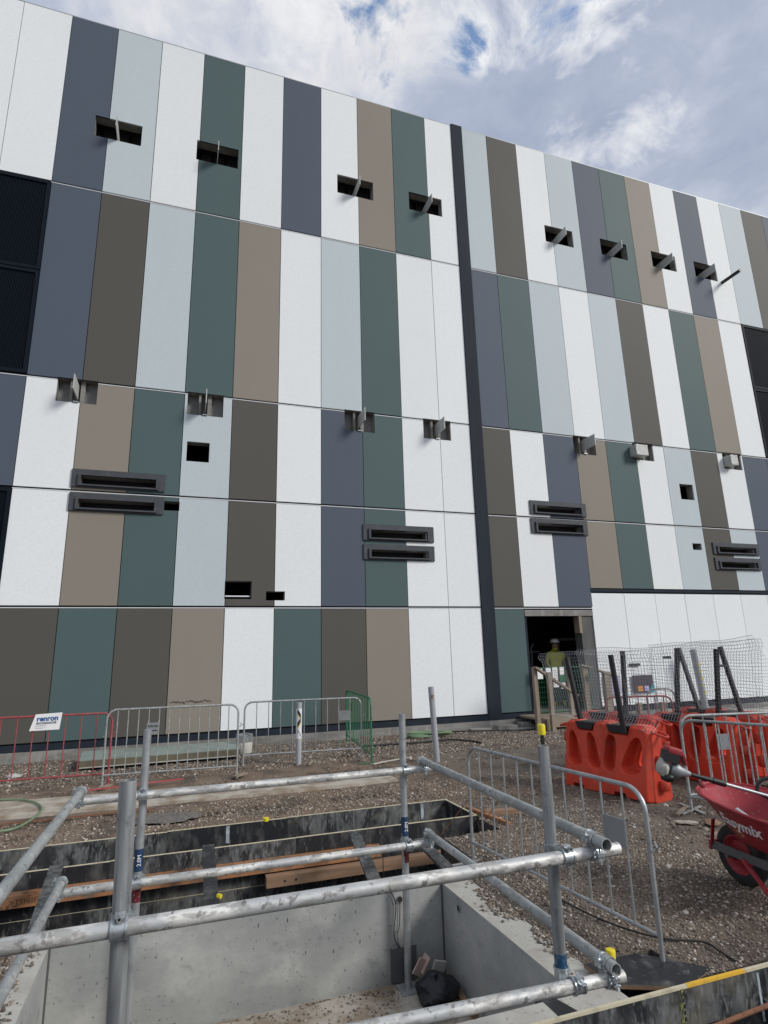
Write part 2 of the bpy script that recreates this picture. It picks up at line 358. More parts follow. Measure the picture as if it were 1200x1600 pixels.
def height(x, y):
    h = G + .03*(fbm(x*1.3, y*1.3, 5)-.5) + .018*(fbm(x*7, y*7, 9)-.5)
    # rutted wheel tracks with tread ridges in the brown haul strip
    for yc, w in ((9.15, .14), (7.35, .12)):
        m = np.exp(-((y-yc-.12*np.sin(x*.5))/w)**2)*sstep(-6, -5, x)*(1-sstep(2.6, 3.6, x))
        h = h - .02*m + .011*m*np.sin(x*2*math.pi/.085+y*9)
    h = h + .05*sstep(11.6, 12.4, y)*(fbm(x*2, y*2, 3)-.35)
    h = h + .035*np.exp(-((y-6.95)/.14)**2)*(fbm(x*3, y*3, 13))*(x < 3.1)
    flat = np.exp(-(np.maximum(0, np.abs(x-.7)-1.55)**2+np.maximum(0, np.abs(y-3.8)-1.06)**2)/.02)
    return h*(1-flat)+(-1.695)*flat
def gcol(x, y):
    n = fbm(x*.9, y*.9, 21); n2 = fbm(x*3.5, y*3.5, 31)
    brown = np.array([.205, .148, .104]); grey = np.array([.142, .118, .094]); dark = np.array([.07, .052, .038]); pale = np.array([.29, .24, .185])
    gb = np.clip(sstep(6.2, 7.0, y)*(1-sstep(9.6, 10.4, y+n-.5))*(1-sstep(3.2, 5.0, x))*1.1, 0, 1)
    gb = np.clip(gb + .5*sstep(.5, .62, n), 0, 1)
    c = grey[None]*(1-gb[:, None])+brown[None]*gb[:, None]
    d = sstep(.50, .64, n2)*.7; c = c*(1-d[:, None])+dark[None]*d[:, None]
    nr = sstep(4.2, 2.8, y)*sstep(2.1, 2.4, x)*.35 if False else 0*x
    p = sstep(.62, .75, fbm(x*2.2, y*2.2, 41))*.45; c = c*(1-p[:, None])+pale[None]*p[:, None]
    return c

# ================================================================== GROUND
HOLES = [(-.84, 2.22, 2.75, 4.86), (-3.6, 2.42, 4.86, 5.50), (-3.6, 3.03, 5.50, 5.97), (-3.6, 3.06, 5.97, 6.78), (-3.6, 3.14, .6, 2.80), (2.22, 2.62, 2.80, 3.13)]
def inhole(x, y, pad=0.0):
    m = np.zeros(np.shape(x), bool)
    for a, b, c, d in HOLES: m |= (x > a-pad) & (x < b+pad) & (y > c-pad) & (y < d+pad)
    return m
def axis(dense, lo, hi, step, extra):
    a = list(np.arange(dense[0], dense[1]+1e-6, step)); far = []
    d = step
    x = dense[1]
    while x < hi: d *= 1.35; x += d; far.append(min(x, hi))
    d = step; x = dense[0]
    while x > lo: d *= 1.35; x -= d; far.append(max(x, lo))
    al = np.array(sorted(set([round(q, 4) for q in a+far+extra])))
    keep = [al[0]]
    ex = set(round(q, 4) for q in extra)
    for q in al[1:]:
        if q-keep[-1] < step*.35:
            if q in ex: keep[-1] = q
            continue
        keep.append(q)
    return np.array(keep)
gx = axis((-3.2, 9.5), -400, 400, .042, [h[i] for h in HOLES for i in (0, 1)])
gy = axis((2.4, 12.5), -400, 400, .042, [h[i] for h in HOLES for i in (2, 3)])
X, Y = np.meshgrid(gx, gy, indexing='ij'); nx, ny = X.shape
Z = height(X.ravel(), Y.ravel())
near = ((X > -4) & (X < 12) & (Y > 1) & (Y < 13)).ravel()
Z = np.where(near, Z, G-.01)
me = bpy.data.meshes.new('ground')
idx = np.arange(nx*ny).reshape(nx, ny)
cx, cy = (X[:-1, :-1]+X[1:, 1:])/2, (Y[:-1, :-1]+Y[1:, 1:])/2
keep = ~inhole(cx, cy) & ~((cy > 12.62) & (cy < 40) & (cx > -24) & (cx < 26))
q = np.stack([idx[:-1, :-1], idx[1:, :-1], idx[1:, 1:], idx[:-1, 1:]], -1)[keep]
def npmesh(me, co, quads, n):
    me.vertices.add(len(co)); me.vertices.foreach_set('co', np.asarray(co, np.float32).ravel())
    me.loops.add(len(quads)*n); me.loops.foreach_set('vertex_index', quads.ravel().astype(np.int32))
    me.polygons.add(len(quads)); me.polygons.foreach_set('loop_start', (np.arange(len(quads))*n).astype(np.int32))
    me.update(calc_edges=True)
npmesh(me, np.stack([X.ravel(), Y.ravel(), Z], -1), q, 4)
ca = me.color_attributes.new('Col', 'FLOAT_COLOR', 'POINT')
c = gcol(X.ravel(), Y.ravel()); ca.data.foreach_set('color', np.concatenate([c, np.ones((len(c), 1))], 1).astype(np.float32).ravel())
me.materials.append(M['dirt']); me.shade_smooth()
ground = structure(bpy.data.objects.new('ground', me)); COL.objects.link(ground)

# trench walls and bottoms
tb = MB()
def trench(x0, x1, y0, y1, zb, mb):
    """bottom and sides; the sides run up to meet the uneven ground"""
    mb.add([(x0, y0, zb), (x1, y0, zb), (x1, y1, zb), (x0, y1, zb)], [(0, 1, 2, 3)])
    for (ax_, ay), (bx_, by) in (((x0, y0), (x0, y1)), ((x0, y1), (x1, y1)), ((x1, y1), (x1, y0)), ((x1, y0), (x0, y0))):
        n = max(2, int(math.hypot(bx_-ax_, by-ay)/.042))
        px_, py_ = np.linspace(ax_, bx_, n), np.linspace(ay, by, n); h = height(px_, py_)+.004
        mx, my = (px_[:-1]+px_[1:])/2, (py_[:-1]+py_[1:])/2
        for i in range(n-1):
            e = .01
            ins = all(inhole(np.array([mx[i]+dx]), np.array([my[i]+dy]))[0] for dx, dy in ((e, e), (-e, e), (e, -e), (-e, -e)))
            if ins: continue
            mb.add([(px_[i], py_[i], zb), (px_[i+1], py_[i+1], zb), (px_[i+1], py_[i+1], h[i+1]), (px_[i], py_[i], h[i])], [(0, 1, 2, 3)])
for x0, x1, y0, y1, zb in ((-3.6, 2.42, 4.86, 5.50, -2.35), (-3.6, 3.03, 5.50, 5.97, -2.352), (-3.6, 3.06, 5.97, 6.78, -2.354), (-3.6, 3.14, .6, 2.80, -2.6), (2.22, 2.62, 2.80, 3.13, -2.1)):
    tb = MB(); trench(x0, x1, y0, y1, zb, tb); structure(tb.build('trench', 'soil'))

# gravel
ico = []
ph = (1+5**.5)/2
for a, b in ((-1, ph), (1, ph), (-1, -ph), (1, -ph)): ico += [(a, b, 0), (0, a, b), (b, 0, a)]
ico = np.array(ico)/math.sqrt(1+ph*ph)
hull = []
for i in range(12):
    for j in range(i+1, 12):
        for k in range(j+1, 12):
            if max(np.linalg.norm(ico[i]-ico[j]), np.linalg.norm(ico[j]-ico[k]), np.linalg.norm(ico[i]-ico[k])) < 1.06:
                n = np.cross(ico[j]-ico[i], ico[k]-ico[i]); hull.append((i, j, k) if n @ ico[i] > 0 else (i, k, j))
hull = np.array(hull)
def stones(name, P, S, material='stones', flat=.6):
    n = len(P)
    v = np.repeat(ico[None], n, 0)*(1+rng.uniform(-.28, .28, (n, 12, 1)))
    v = v*(rng.uniform(.6, 1.25, (n, 1, 3))*np.array([1, 1, flat]))
    a = rng.uniform(0, 2*np.pi, n); ca_, sa = np.cos(a)[:, None], np.sin(a)[:, None]
    t = rng.uniform(-.6, .6, n); ct, st = np.cos(t)[:, None], np.sin(t)[:, None]
    x, y, z = v[..., 0], v[..., 1], v[..., 2]
    y, z = y*ct-z*st, y*st+z*ct
    x, y = x*ca_-y*sa, x*sa+y*ca_
    v = np.stack([x, y, z], -1)*S[:, None, None]+P[:, None, :]
    f = (hull[None]+(np.arange(n)*12)[:, None, None]).reshape(-1, 3)
    me = bpy.data.meshes.new(name); npmesh(me, v.reshape(-1, 3), f, 3)
    ca = me.color_attributes.new('Col', 'FLOAT_COLOR', 'POINT')
    c = np.repeat(gcol(P[:, 0], P[:, 1])*1.45, 12, 0); ca.data.foreach_set('color', np.concatenate([c, np.ones((len(c), 1))], 1).astype(np.float32).ravel())
    me.materials.append(M[material]); o = bpy.data.objects.new(name, me); COL.objects.link(o); return stuff(o)
def scatter(n, x0, x1, y0, y1, s0, s1, clump=None):
    x = rng.uniform(x0, x1, n); y = rng.uniform(y0, y1, n); s = s0+(s1-s0)*rng.power(.45, n)
    k = ~inhole(x, y, .0)
    if clump is not None: k &= fbm(x*1.6, y*1.6, 77) + rng.uniform(-.2, .2, n) > clump
    k &= ~((x < 3.0) & (y > 7.95) & (y < 8.98) & (rng.uniform(0, 1, n) > .04))
    x, y, s = x[k], y[k], s[k]
    return np.stack([x, y, height(x, y)+s*.12], -1), s
sets = [scatter(60000, 2.1, 8.5, 2.3, 8, .004, .014, .48), scatter(16000, 2.2, 4.2, 2.8, 6.0, .005, .014), scatter(1500, 2.1, 8.5, 2.3, 8, .012, .02), scatter(15000, -3.2, 12.5, 6.8, 12.4, .008, .02, .5),
        scatter(21000, -3.2, 12.0, 9.8, 12.4, .010, .028), scatter(6000, -2.6, -.86, 2.7, 4.86, .008, .024), scatter(900, 2.1, 9, 3, 12, .02, .035), scatter(5000, -3, 3.5, 6.8, 7.9, .008, .02)]
stones('gravel', np.concatenate([s[0] for s in sets]), np.concatenate([s[1] for s in sets]))

# splinters and chips of timber trodden into the gravel
mb = MB(); rr = random.Random(4)
for k in range(170):
    x, y = rr.uniform(-2.5, 9), rr.uniform(2.9, 12)
    if inhole(np.array([x]), np.array([y]), .05)[0] or (x < 3 and 7.9 < y < 9): continue
    l, a = rr.uniform(.03, .16), rr.uniform(0, 6.3); z = float(height(np.array([x]), np.array([y]))[0])+.012
    mb.bar((x, y, z), (x+l*math.cos(a), y+l*math.sin(a), z+rr.uniform(-.004, .01)), rr.uniform(.006, .02), .005)
stuff(mb.build('wood_chips', 'pine'))
# pale concrete strip footing and slab far right
f = MB(); pts = [(-6, 8.16), (-1.7, 8.12), (1.04, 8.0), (2.36, 8.03), (2.93, 8.07), (2.90, 8.46), (1.1, 8.80), (-1.9, 8.98), (-6, 9.0)]
f.add([(x, y, -1.70) for x, y in pts]+[(x, y, -1.618) for x, y in pts], [tuple(range(9, 18))]+[(i, (i+1) % 9, 9+(i+1) % 9, 9+i) for i in range(9)])
structure(f.build('path', 'dust'))
f = MB().box(10.6, 19, 11.3, 12.43, -1.70, -1.60); structure(f.build('pavement', 'rim'))

# ================================================================== BUILDING
YF = 12.485
ROWS = [(10.24, 14.93), (5.63, 10.24), (3.31, 5.63), (1.05, 3.31), (-1.35, 1.05)]
A_op = [(-2.39, -1.39), (-.16, .82), (3.33, 4.31), (5.33, 6.31), (9.63, 10.61), (11.61, 12.60), (13.56, 14.53), (15.30, 16.25)]
B_op = [(-2.55, -1.80), (-.04, .71), (3.46, 4.20), (5.46, 6.20), (9.83, 10.55), (11.81, 12.53), (15.12, 15.86)]
holesA = [(a, b, 11.685, 12.25) for a, b in A_op]
holesB = [(a, b, 5.14, 5.66) for a, b in B_op]
holesC = [(.0, .46, 4.085, 4.525), (13.30, 13.79, 4.085, 4.54), (13.455, 13.78, 2.64, 2.825), (.885, 1.43, 1.205, 1.575), (1.725, 2.12, 1.18, 1.37), (-.38, -.08, 2.995, 3.19)]
hoods = [(-2.11, -.385, 3.375, 3.74), (-2.115, -.39, 2.895, 3.255), (3.865, 5.59, 2.54, 2.91), (3.865, 5.59, 2.10, 2.45), (8.285, 9.98, 3.38, 3.74), (8.275, 9.97, 2.89, 3.28), (14.17, 15.90, 2.535, 2.875), (14.165, 15.88, 2.10, 2.45)]
slots = [(x0+.17, x1-.17, z0+.055, z1-.13) for x0, x1, z0, z1 in hoods]
DOOR = (7.90, 9.855, -1.38, 1.0)
bld = empty('building', (0, YF, G), 'large building clad in vertical white, slate, teal, taupe and brown panels', 'building')
allh = holesA+holesB+holesC+slots
gapv, gaph = .007, .018
left = {0: 'WWWWNLWTWNWBTW', 1: '....NDLTBWLTWW', 2: 'NNNNWBTLDWNTWW', 3: '....WBTLDWNTWW', 4: 'DTNWDTDBWTDBWW'}
# left grid: panel i spans -2.1+(i-5) .. +1 so that index 4 is the panel right of the louvre bay
left[2] = 'NNNNWBTLDWNTWW'; left[3] = '....WBTLDWNTWW'; left[4] = 'WTBDDTDBWTDBWW'
left[0] = 'BTWWNLWTWNWBTW'; left[1] = '....NDLTBWLTWW'
right = {0: 'LDWLNTBWNWLDNWTB', 1: 'NTLWLDWTBW......', 2: 'DWNBTWLDWNNWTBDW', 3: 'DWNBTWLDLNNTWBLW', 4: 'T..WWWWWWWWWWWWW'}
XR, PR = 7.885, 1.004
def panel(x0, x1, z0, z1, k):
    dy = random.uniform(-.0015, .0015)
    mb = MB().rect_holes(x0+gapv, x1-gapv, z0+gaph, z1-gaph-.017, YF+dy, YF+.04, allh)
    mb.build('cladding_panel', k, bld)
for r, s in left.items():
    z0, z1 = ROWS[r]
    for i, k in enumerate(s):
        x0 = -2.1+(i-5); x1 = min(x0+1, 6.735)
        if k != '.': panel(x0, x1, z0, z1, k)
for r, s in right.items():
    z0, z1 = ROWS[r]
    for i, k in enumerate(s):
        x0 = 7.08 if i == 0 else XR+(i-1)*PR; x1 = XR+i*PR
        if k == '.': continue
        zz0, zz1 = z0, z1
        if r == 4 and i >= 2: zz1 = 1.44
        if r == 3 and i >= 3: zz0 = 1.52
        if r == 4 and i == 3: x0 = 9.86
        panel(x0, x1, zz0, zz1, k)
# light flashings along the horizontal joints
for r in range(1, 5):
    z = ROWS[r][1]
    for a, b in ((-3.1 if r in (1, 3) else -7.1, 6.73), (7.085, 9.87 if r == 4 else (16.9 if r == 1 else 23))):
        cuts = [a]
        if r == 2:
            for h in holesB:
                if a < h[0] < b: cuts += [h[0], h[1]]
        cuts.append(b)
        for i in range(0, len(cuts), 2): MB().box(cuts[i], cuts[i+1], YF-.006, YF+.03, z-gaph-.0155, z-gaph).build('flashing', 'flash', bld)
MB().box(9.86, 23, YF-.004, YF+.035, 1.447, 1.515).build('flashing', 'strip', bld)
MB().box(-7.1, 23, YF+.006, YF+.3, 14.905, 14.93).build('parapet_cap', 'plate', bld)
MB().box(6.735, 7.075, YF-.03, YF+.035, -1.47, 14.95).build('expansion_strip', 'strip', bld)
MB().box(-7.1, 7.895, YF-.022, YF+.035, -1.475, -1.362).build('base_flashing', 'strip', bld)
MB().box(9.86, 23, YF-.022, YF+.035, -1.475, -1.362).build('base_flashing', 'strip', bld)
MB().box(-7.1, 7.60, YF-.05, YF+.1, -1.9, -1.479).build('plinth', 'dark_concrete', bld)
MB().box(7.60, 23, YF-.045, YF+.1, -1.9, -1.479).build('plinth', 'dark_concrete', bld)
mb = MB().rect_holes(-7.1, 23, -1.5, 14.9, YF+.045, YF+.24, allh+[DOOR], side=1); mb.build('wall', ['membrane', 'dark_concrete'], bld)
# shell behind
sh = MB(); sh.box(-7.1, 23, 32, 32.2, -1.9, 14.9); sh.box(-7.3, -7.105, YF+.05, 32.2, -1.9, 14.93); sh.box(23.005, 23.2, YF+.05, 32.2, -1.9, 14.93); sh.build('shell', 'W', bld)
MB().box(-7.1, 23, YF+.25, 32, 14.5, 14.89).build('roof', 'inner', bld)
MB().box(-7.1, 23, YF+.25, 32, -1.6, -1.385).build('floor_slab', 'dark_concrete', bld)
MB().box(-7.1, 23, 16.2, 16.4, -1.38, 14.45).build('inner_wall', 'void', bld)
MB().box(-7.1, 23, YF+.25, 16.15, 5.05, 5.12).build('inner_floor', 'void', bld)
# recess backs
for i, (a, b, c, d) in enumerate(holesA):
    mb = MB().box(a-.1, b+.1, YF+.55, YF+.6, c-.3, d+.3); mb.build('recess_back', 'inner', bld)
    mb = MB()
    for t in (.08, .38, .68): mb.box(a+(b-a)*t, a+(b-a)*t+.035, YF+.47, YF+.54, c-.02, d+.1)
    mb.box(a, b, YF+.45, YF+.465, c+.1, c+.13); mb.build('recess_frame', 'louvre', bld)
MB().box(-2.34, -2.08, YF+.30, YF+.34, 11.70, 11.93).build('access_plate', 'plate', bld)
for i, (a, b, c, d) in enumerate(holesB):
    MB().box(a-.1, b+.1, YF+.245, YF+.28, c-.1, d+.2).build('recess_back', 'concrete', bld)
    m = (a+b)/2
    mb = MB().box(m-.14, m-.09, YF+.06, YF+.24, c+.0, d).box(m+.05, m+.13, YF+.10, YF+.24, c, d); mb.build('recess_frame', 'dark_concrete', bld)
# interior glimpsed through the small louvre-less opening
mb = MB().box(.9, 1.40, YF+.05, YF+.09, 1.255, 1.28); mb.build('shelf_edge', 'flash', bld)
mb = MB()
for x in (1.12, 1.30): mb.box(x, x+.012, YF+.5, YF+.52, 1.1, 1.6)
mb.box(1.0, 1.4, YF+.49, YF+.499, 1.42, 1.435)
mb.build('recess_frame', 'louvre', bld)
# bracket fins
for i, (a, b, c, d) in enumerate(holesA):
    m = (a+b)/2 + (.0 if i < 4 else -.08); y0 = YF-.42
    mb = MB().box(m-.008, m+.008, y0, YF+.5, 11.70, 11.965); mb.build('bracket_fin', 'fin', bld)
for i in range(5):
    a, b, c, d = holesB[i]; m = (a+b)/2; y0 = YF-.44
    MB().box(m-.009, m+.009, y0, YF+.24, 5.26, 5.57).build('bracket_fin', 'fin', bld)
    MB().box(m-.05, m+.05, YF-.03, YF+.2, 5.145, 5.165).build('bracket_foot', 'galv', bld)
def capbox(x0, x1):
    MB().box(x0, x1, YF-.25, YF+.24, 5.20, 5.50).build('bracket_box', 'fin', bld)
    for x in (x0+.04, x1-.04):
        for z in (5.24, 5.46): MB().lathe((x, YF-.252, z), [(.012, 0), (.012, -.012), (0, -.014)], 8, 'Y').build('bolt', 'clamp', bld)
capbox(11.70, 12.10); capbox(15.15, 15.42)
mb = MB().tube([(16.42, YF+.03, 11.68), (16.42, YF-.68, 11.68)], .055, 14); mb.build('pipe_stub', 'black', bld, smooth=True)
# hooded slots
def hood(x0, x1, z0, z1, j):
    e = .09
    sx0, sx1, sz0, sz1 = x0+.17, x1-.17, z0+.055, z1-.13
    mb = MB().rect_holes(x0, x1, z0, z1, YF-.035, YF-.002, [(sx0, sx1, sz0, sz1)])
    o = mb.build('slot_hood', ['hoodrim'], bld)
    mb = MB().rect_holes(sx0-.05, sx1+.05, sz0-.03, sz1+.03, YF-.075, YF-.037, [(sx0, sx1, sz0, sz1)]); mb.build('slot_rim', 'hoodrim', o, label=None)
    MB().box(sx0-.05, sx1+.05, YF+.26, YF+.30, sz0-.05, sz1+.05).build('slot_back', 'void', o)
for j, h in enumerate(hoods): hood(*h, j)
mb = MB()
mb.box(-1.25, -.95, YF-.05, YF-.037, 3.62, 3.63); mb.build('latch', 'black', bld)
# louvres
def louvre(x0, x1, z0, z1):
    fr = MB().rect_holes(x0, x1, z0, z1, YF-.02, YF+.06, [(x0+.07, x1-.07, z0+.07, z1-.07)]).build('louvre_frame', 'louvre', bld)
    mb = MB(); x = x0+.09
    while x < x1-.09:
        mb.box(x, x+.012, YF+.005, YF+.03, z0+.072, z1-.072); x += .026
    stuff(mb.build('louvre_blade', 'louvre', fr))
for a, b in ((-4.6, -3.105), (-6.12, -4.62)):
    louvre(a, b, 8.02, 10.22); louvre(a, b, 5.66, 8.0); louvre(a, b, 1.07, 3.28)
for a, b in ((16.93, 18.43), (18.45, 19.95)):
    louvre(a, b, 7.98, 10.22); louvre(a, b, 5.66, 7.96)
# scuffed mark on the taupe ground floor panel
mb = MB()
for k in range(34):
    x = -.05+k*.0225; w = .02+.02*random.random(); z = -.78+.012*math.sin(k*.5)+random.uniform(-.008, .012)
    mb.add([(x, YF-.0035, z), (x+w, YF-.0035, z+random.uniform(-.01, .01)), (x+w, YF-.0035, z+.012+.02*random.random()), (x, YF-.0035, z+.01)], [(0, 1, 2, 3)])
stuff(mb.build('scuff_mark', 'soil', bld))

# doorway: lintel, jamb and what stands inside
MB().box(7.90, 9.86, YF+.0, YF+.2, .84, .985).build('lintel', 'dark_concrete', bld)
MB().box(9.50, 9.855, YF+.03, YF+.3, -1.38, .83).build('jamb', 'jamb', bld)
MB().box(9.42, 9.50, YF-.02, YF+.2, .42, .83).build('jamb_bracket', 'pine', bld)
MB().box(7.90, 7.955, YF+.03, YF+.2, -1.38, .83).build('jamb', 'strip', bld)
rack = empty('pipe_rack', (8.7, 14.6, -1.385), 'dark pipe frame standing deep inside the dark doorway', 'rack')
mb = MB()
for x in (8.35, 8.9, 9.35): mb.tube([(x, 14.6, -1.385), (x, 14.6, .1), (x+.08, 14.6, .22)], .025)
mb.build('upright', 'galv_dull', rack)
mb = MB(); mb.tube([(8.2, 14.6, .0), (9.6, 14.6, .0)], .02); mb.tube([(8.2, 14.6, -.6), (9.6, 14.6, -.6)], .02); mb.build('crossbar', 'galv_dull', rack)
tk = empty('white_tank', (10.35, 14.6, -1.385), 'pale drum behind the worker inside the doorway', 'drum')
MB().lathe((10.35, 14.6, -1.385), [(.0, 0), (.24, 0), (.24, 1.3), (.2, 1.36), (0, 1.38)], 20).build('drum_body', 'plate', tk, smooth=True)
MB().rect_holes(10.0, 10.75, -1.38, .35, 14.28, 14.31, [(10.06, 10.69, -1.3, .28)]).build('drum_frame', 'galv_dull', tk)

# ================================================================== WORKER
wk = empty('person', (9.42, 13.6, -1.385), 'worker in yellow hi-vis shirt and white hard hat inside the doorway', 'person', rotz=math.radians(160))
def skin(name, verts, edges, radii, m, parent, sub=2):
    me = bpy.data.meshes.new(name); me.from_pydata(verts, edges, []); me.materials.append(M[m])
    o = bpy.data.objects.new(name, me); COL.objects.link(o); o.parent = parent
    md = o.modifiers.new('skin', 'SKIN'); md.use_smooth_shade = True
    for i, r in enumerate(radii): me.skin_vertices[0].data[i].radius = (r, r*.8) if not isinstance(r, tuple) else r
    me.skin_vertices[0].data[0].use_root = True
    sm = o.modifiers.new('sub', 'SUBSURF'); sm.levels = sub; sm.render_levels = sub
    return o
V = [(0, 0, .86), (0, 0, 1.05), (0, .02, 1.25), (0, .02, 1.36), (0, .03, 1.44), (0, .05, 1.52), (0, .06, 1.60),
     (-.19, .02, 1.32), (-.25, .06, 1.08), (-.2, .24, .98), (.19, .02, 1.32), (.25, .05, 1.08), (.2, .22, .95),
     (-.1, 0, .80), (-.11, .02, .46), (-.12, 0, .09), (-.12, .12, .04), (.1, 0, .80), (.11, .02, .46), (.12, 0, .09), (.12, .12, .04)]
E_ = [(0, 1), (1, 2), (2, 3), (3, 4), (4, 5), (5, 6), (2, 7), (7, 8), (8, 9), (2, 10), (10, 11), (11, 12), (0, 13), (13, 14), (14, 15), (15, 16), (0, 17), (17, 18), (18, 19), (19, 20)]
Rr = [(.16, .11), (.15, .11), (.18, .12), (.11, .08), .055, .085, .075, .075, .05, .035, .075, .05, .035, .09, .065, .05, .04, .09, .065, .05, .04]
body = skin('body', V, E_, Rr, 'hivis', wk)
for nm in ('skin', 'trousers'): body.data.materials.append(M[nm])
skin('head', [(0, .05, 1.45), (0, .055, 1.52), (0, .065, 1.60)], [(0, 1), (1, 2)], [.055, (.085, .1), (.078, .09)], 'skin', wk)
skin('trousers', [(0, 0, .9), (-.1, 0, .82), (-.11, .02, .46), (-.12, 0, .12), (.1, 0, .82), (.11, .02, .46), (.12, 0, .12)], [(0, 1), (1, 2), (2, 3), (0, 4), (4, 5), (5, 6)], [.155, .11, .082, .07, .11, .082, .07], 'trousers', wk)
for sx in (-1, 1):
    for f_ in range(5):
        a = (f_-2)*.018
        x0 = sx*.2+a; p = [(x0, .24, .975), (x0+.002, .29-.01*abs(f_-2), .965), (x0, .31-.01*abs(f_-2), .94)]
        if f_ == 0: p = [(sx*.2-sx*.03, .235, .97), (sx*.2-sx*.05, .265, .96), (sx*.2-sx*.05, .285, .945)]
        MB().tube(p, [.009, .0085, .007], 6).build('finger', 'skin', wk, local=True, smooth=True)
MB().lathe((0, .06, 1.60), [(.145, -.0), (.15, .005), (.115, .012), (.112, .04), (.095, .08), (.05, .105), (0, .11)], 20).build('hard_hat', 'white', wk, local=True, smooth=True)

# ================================================================== PIT
pit_ = empty('concrete_pit', (.69, 3.8, -2.27), 'open grey cast concrete pit with pale dusty rim inside the handrail', 'pit')
IX0, IX1, IY0, IY1, RZ, FZ = -.635, 2.0, 2.97, 4.60, -1.68, -2.27
def prim(x0, x1, y0, y1): return MB().box(x0, x1, y0, y1, FZ-.2, RZ, top=1)
prim(-.84, 2.22, IY1, 4.855).build('wall', ['pitwall', 'rim'], pit_)
prim(-.84, 2.22, 2.76, IY0).build('wall', ['pitwall', 'rim'], pit_)
prim(-.84, IX0, IY0+.001, IY1-.001).build('wall', ['pitwall', 'rim'], pit_)
prim(IX1, 2.22, IY0+.001, IY1-.001).build('wall', ['pitwall', 'rim'], pit_)
MB().box(IX0, IX1, IY0, IY1, FZ-.2, FZ).build('pit_floor', 'dust', pit_)
for x in (IX0, IX1): MB().box(x-.012, x+.012, IY1-.008, IY1+.002, FZ, RZ-.003).build('corner_joint', 'chassis', pit_)
# tie holes: a ring round a dark bore
def tie(c, axis):
    o = MB().lathe(c, [(.028, .004), (.022, .006), (.018, -.001)], 16, axis).build('tie_hole', 'dark_concrete', pit_, smooth=True)
    MB().lathe(c, [(.019, .003), (0.0, .002)], 12, axis).build('bore', 'void', o)
Rm = Matrix.Rotation(math.pi/2, 3, 'X'); tie((1.654, IY1, -1.745), Rm)
Rn = Matrix.Rotation(-math.pi/2, 3, 'Y'); tie((IX1, 4.32, -1.757), Rn); tie((-.3, IY1, -2.19), Rm)
# streaks and bug-holes on the far wall are shallow chips
mb = MB()
for k in range(9):
    x, z = random.uniform(IX0+.1, IX1-.1), random.uniform(FZ+.05, RZ-.06); h = random.uniform(.006, .03)
    mb.add([(x, IY1-.0025, z), (x+.004, IY1-.0025, z-.001), (x+.006, IY1-.0025, z+h), (x+.002, IY1-.0025, z+h)], [(0, 1, 2, 3)])
stuff(mb.build('chipped_hole', 'void', pit_))
n = 2600; x = rng.uniform(IX0+.02, IX1-.02, n); y = IY1-.02-np.abs(rng.normal(0, .55, n)); k = (y > IY0+.02) & (fbm(x*3, y*3, 5) > .42)
s = rng.uniform(.004, .016, n)
stones('rubble', np.stack([x, y, np.full(n, FZ)+s*.3], -1)[k], s[k]*.75)
n = 900; y = rng.uniform(3.0, 4.8, n); x = 2.225-np.abs(rng.normal(0, .06, n)); k = (x > 2.015) & (fbm(x*4+3, y*3.2, 8) > .53); s = rng.uniform(.005, .015, n)
x2 = -.84+np.abs(rng.normal(0, .07, n)); k2 = x2 < -.65
stones('loose_gravel', np.concatenate([np.stack([x, y, np.full(n, RZ)+s*.35], -1)[k], np.stack([x2, y, np.full(n, RZ)+s*.35], -1)[k2]]), np.concatenate([s[k], s[k2]]))
# dusty dirt sheet in the pit
mb = MB(); pts = []
for k in range(36):
    a = k/36*2*math.pi; pts.append((.75+1.2*math.cos(a)*(1+.08*math.sin(5*a)), 4.15+.42*math.sin(a)*(1+.12*math.sin(7*a)), FZ+.004))
mb.add(pts, [tuple(range(36))]); o = stuff(mb.build('spilled_dirt', 'dust'))
# hanging wire
wb = MB(); w1 = [(1.53, IY1-.012, -1.45), (1.54, IY1-.012, -1.60), (1.62, IY1-.012, -1.76), (1.60, IY1-.012, -1.95), (1.635, IY1-.012, -2.05), (1.66, IY1-.012, -2.2), (1.69, IY1-.02, -2.262)]
def smoothpts(p, n=6):
    P = [Vector(q) for q in p]; out = []
    for i in range(len(P)-1):
        a, b, c, d = P[max(i-1, 0)], P[i], P[i+1], P[min(i+2, len(P)-1)]
        for k in range(n):
            t = k/n; out.append(.5*((2*b)+(c-a)*t+(2*a-5*b+4*c-d)*t*t+(3*b-a-3*c+d)*t**3))
    out.append(P[-1]); return out
wb.tube(smoothpts(w1), .0035, 5); w2 = [(1.654, IY1-.012, -1.76), (1.645, IY1-.012, -1.9), (1.625, IY1-.012, -1.98), (1.66, IY1-.012, -2.1), (1.675, IY1-.015, -2.24)]
wb.tube(smoothpts(w2), .003, 5)
tag(wb.build('wire', 'black', origin=(1.6, IY1-.012, -2.26)), 'thin black wire hanging down the far pit wall', 'wire')
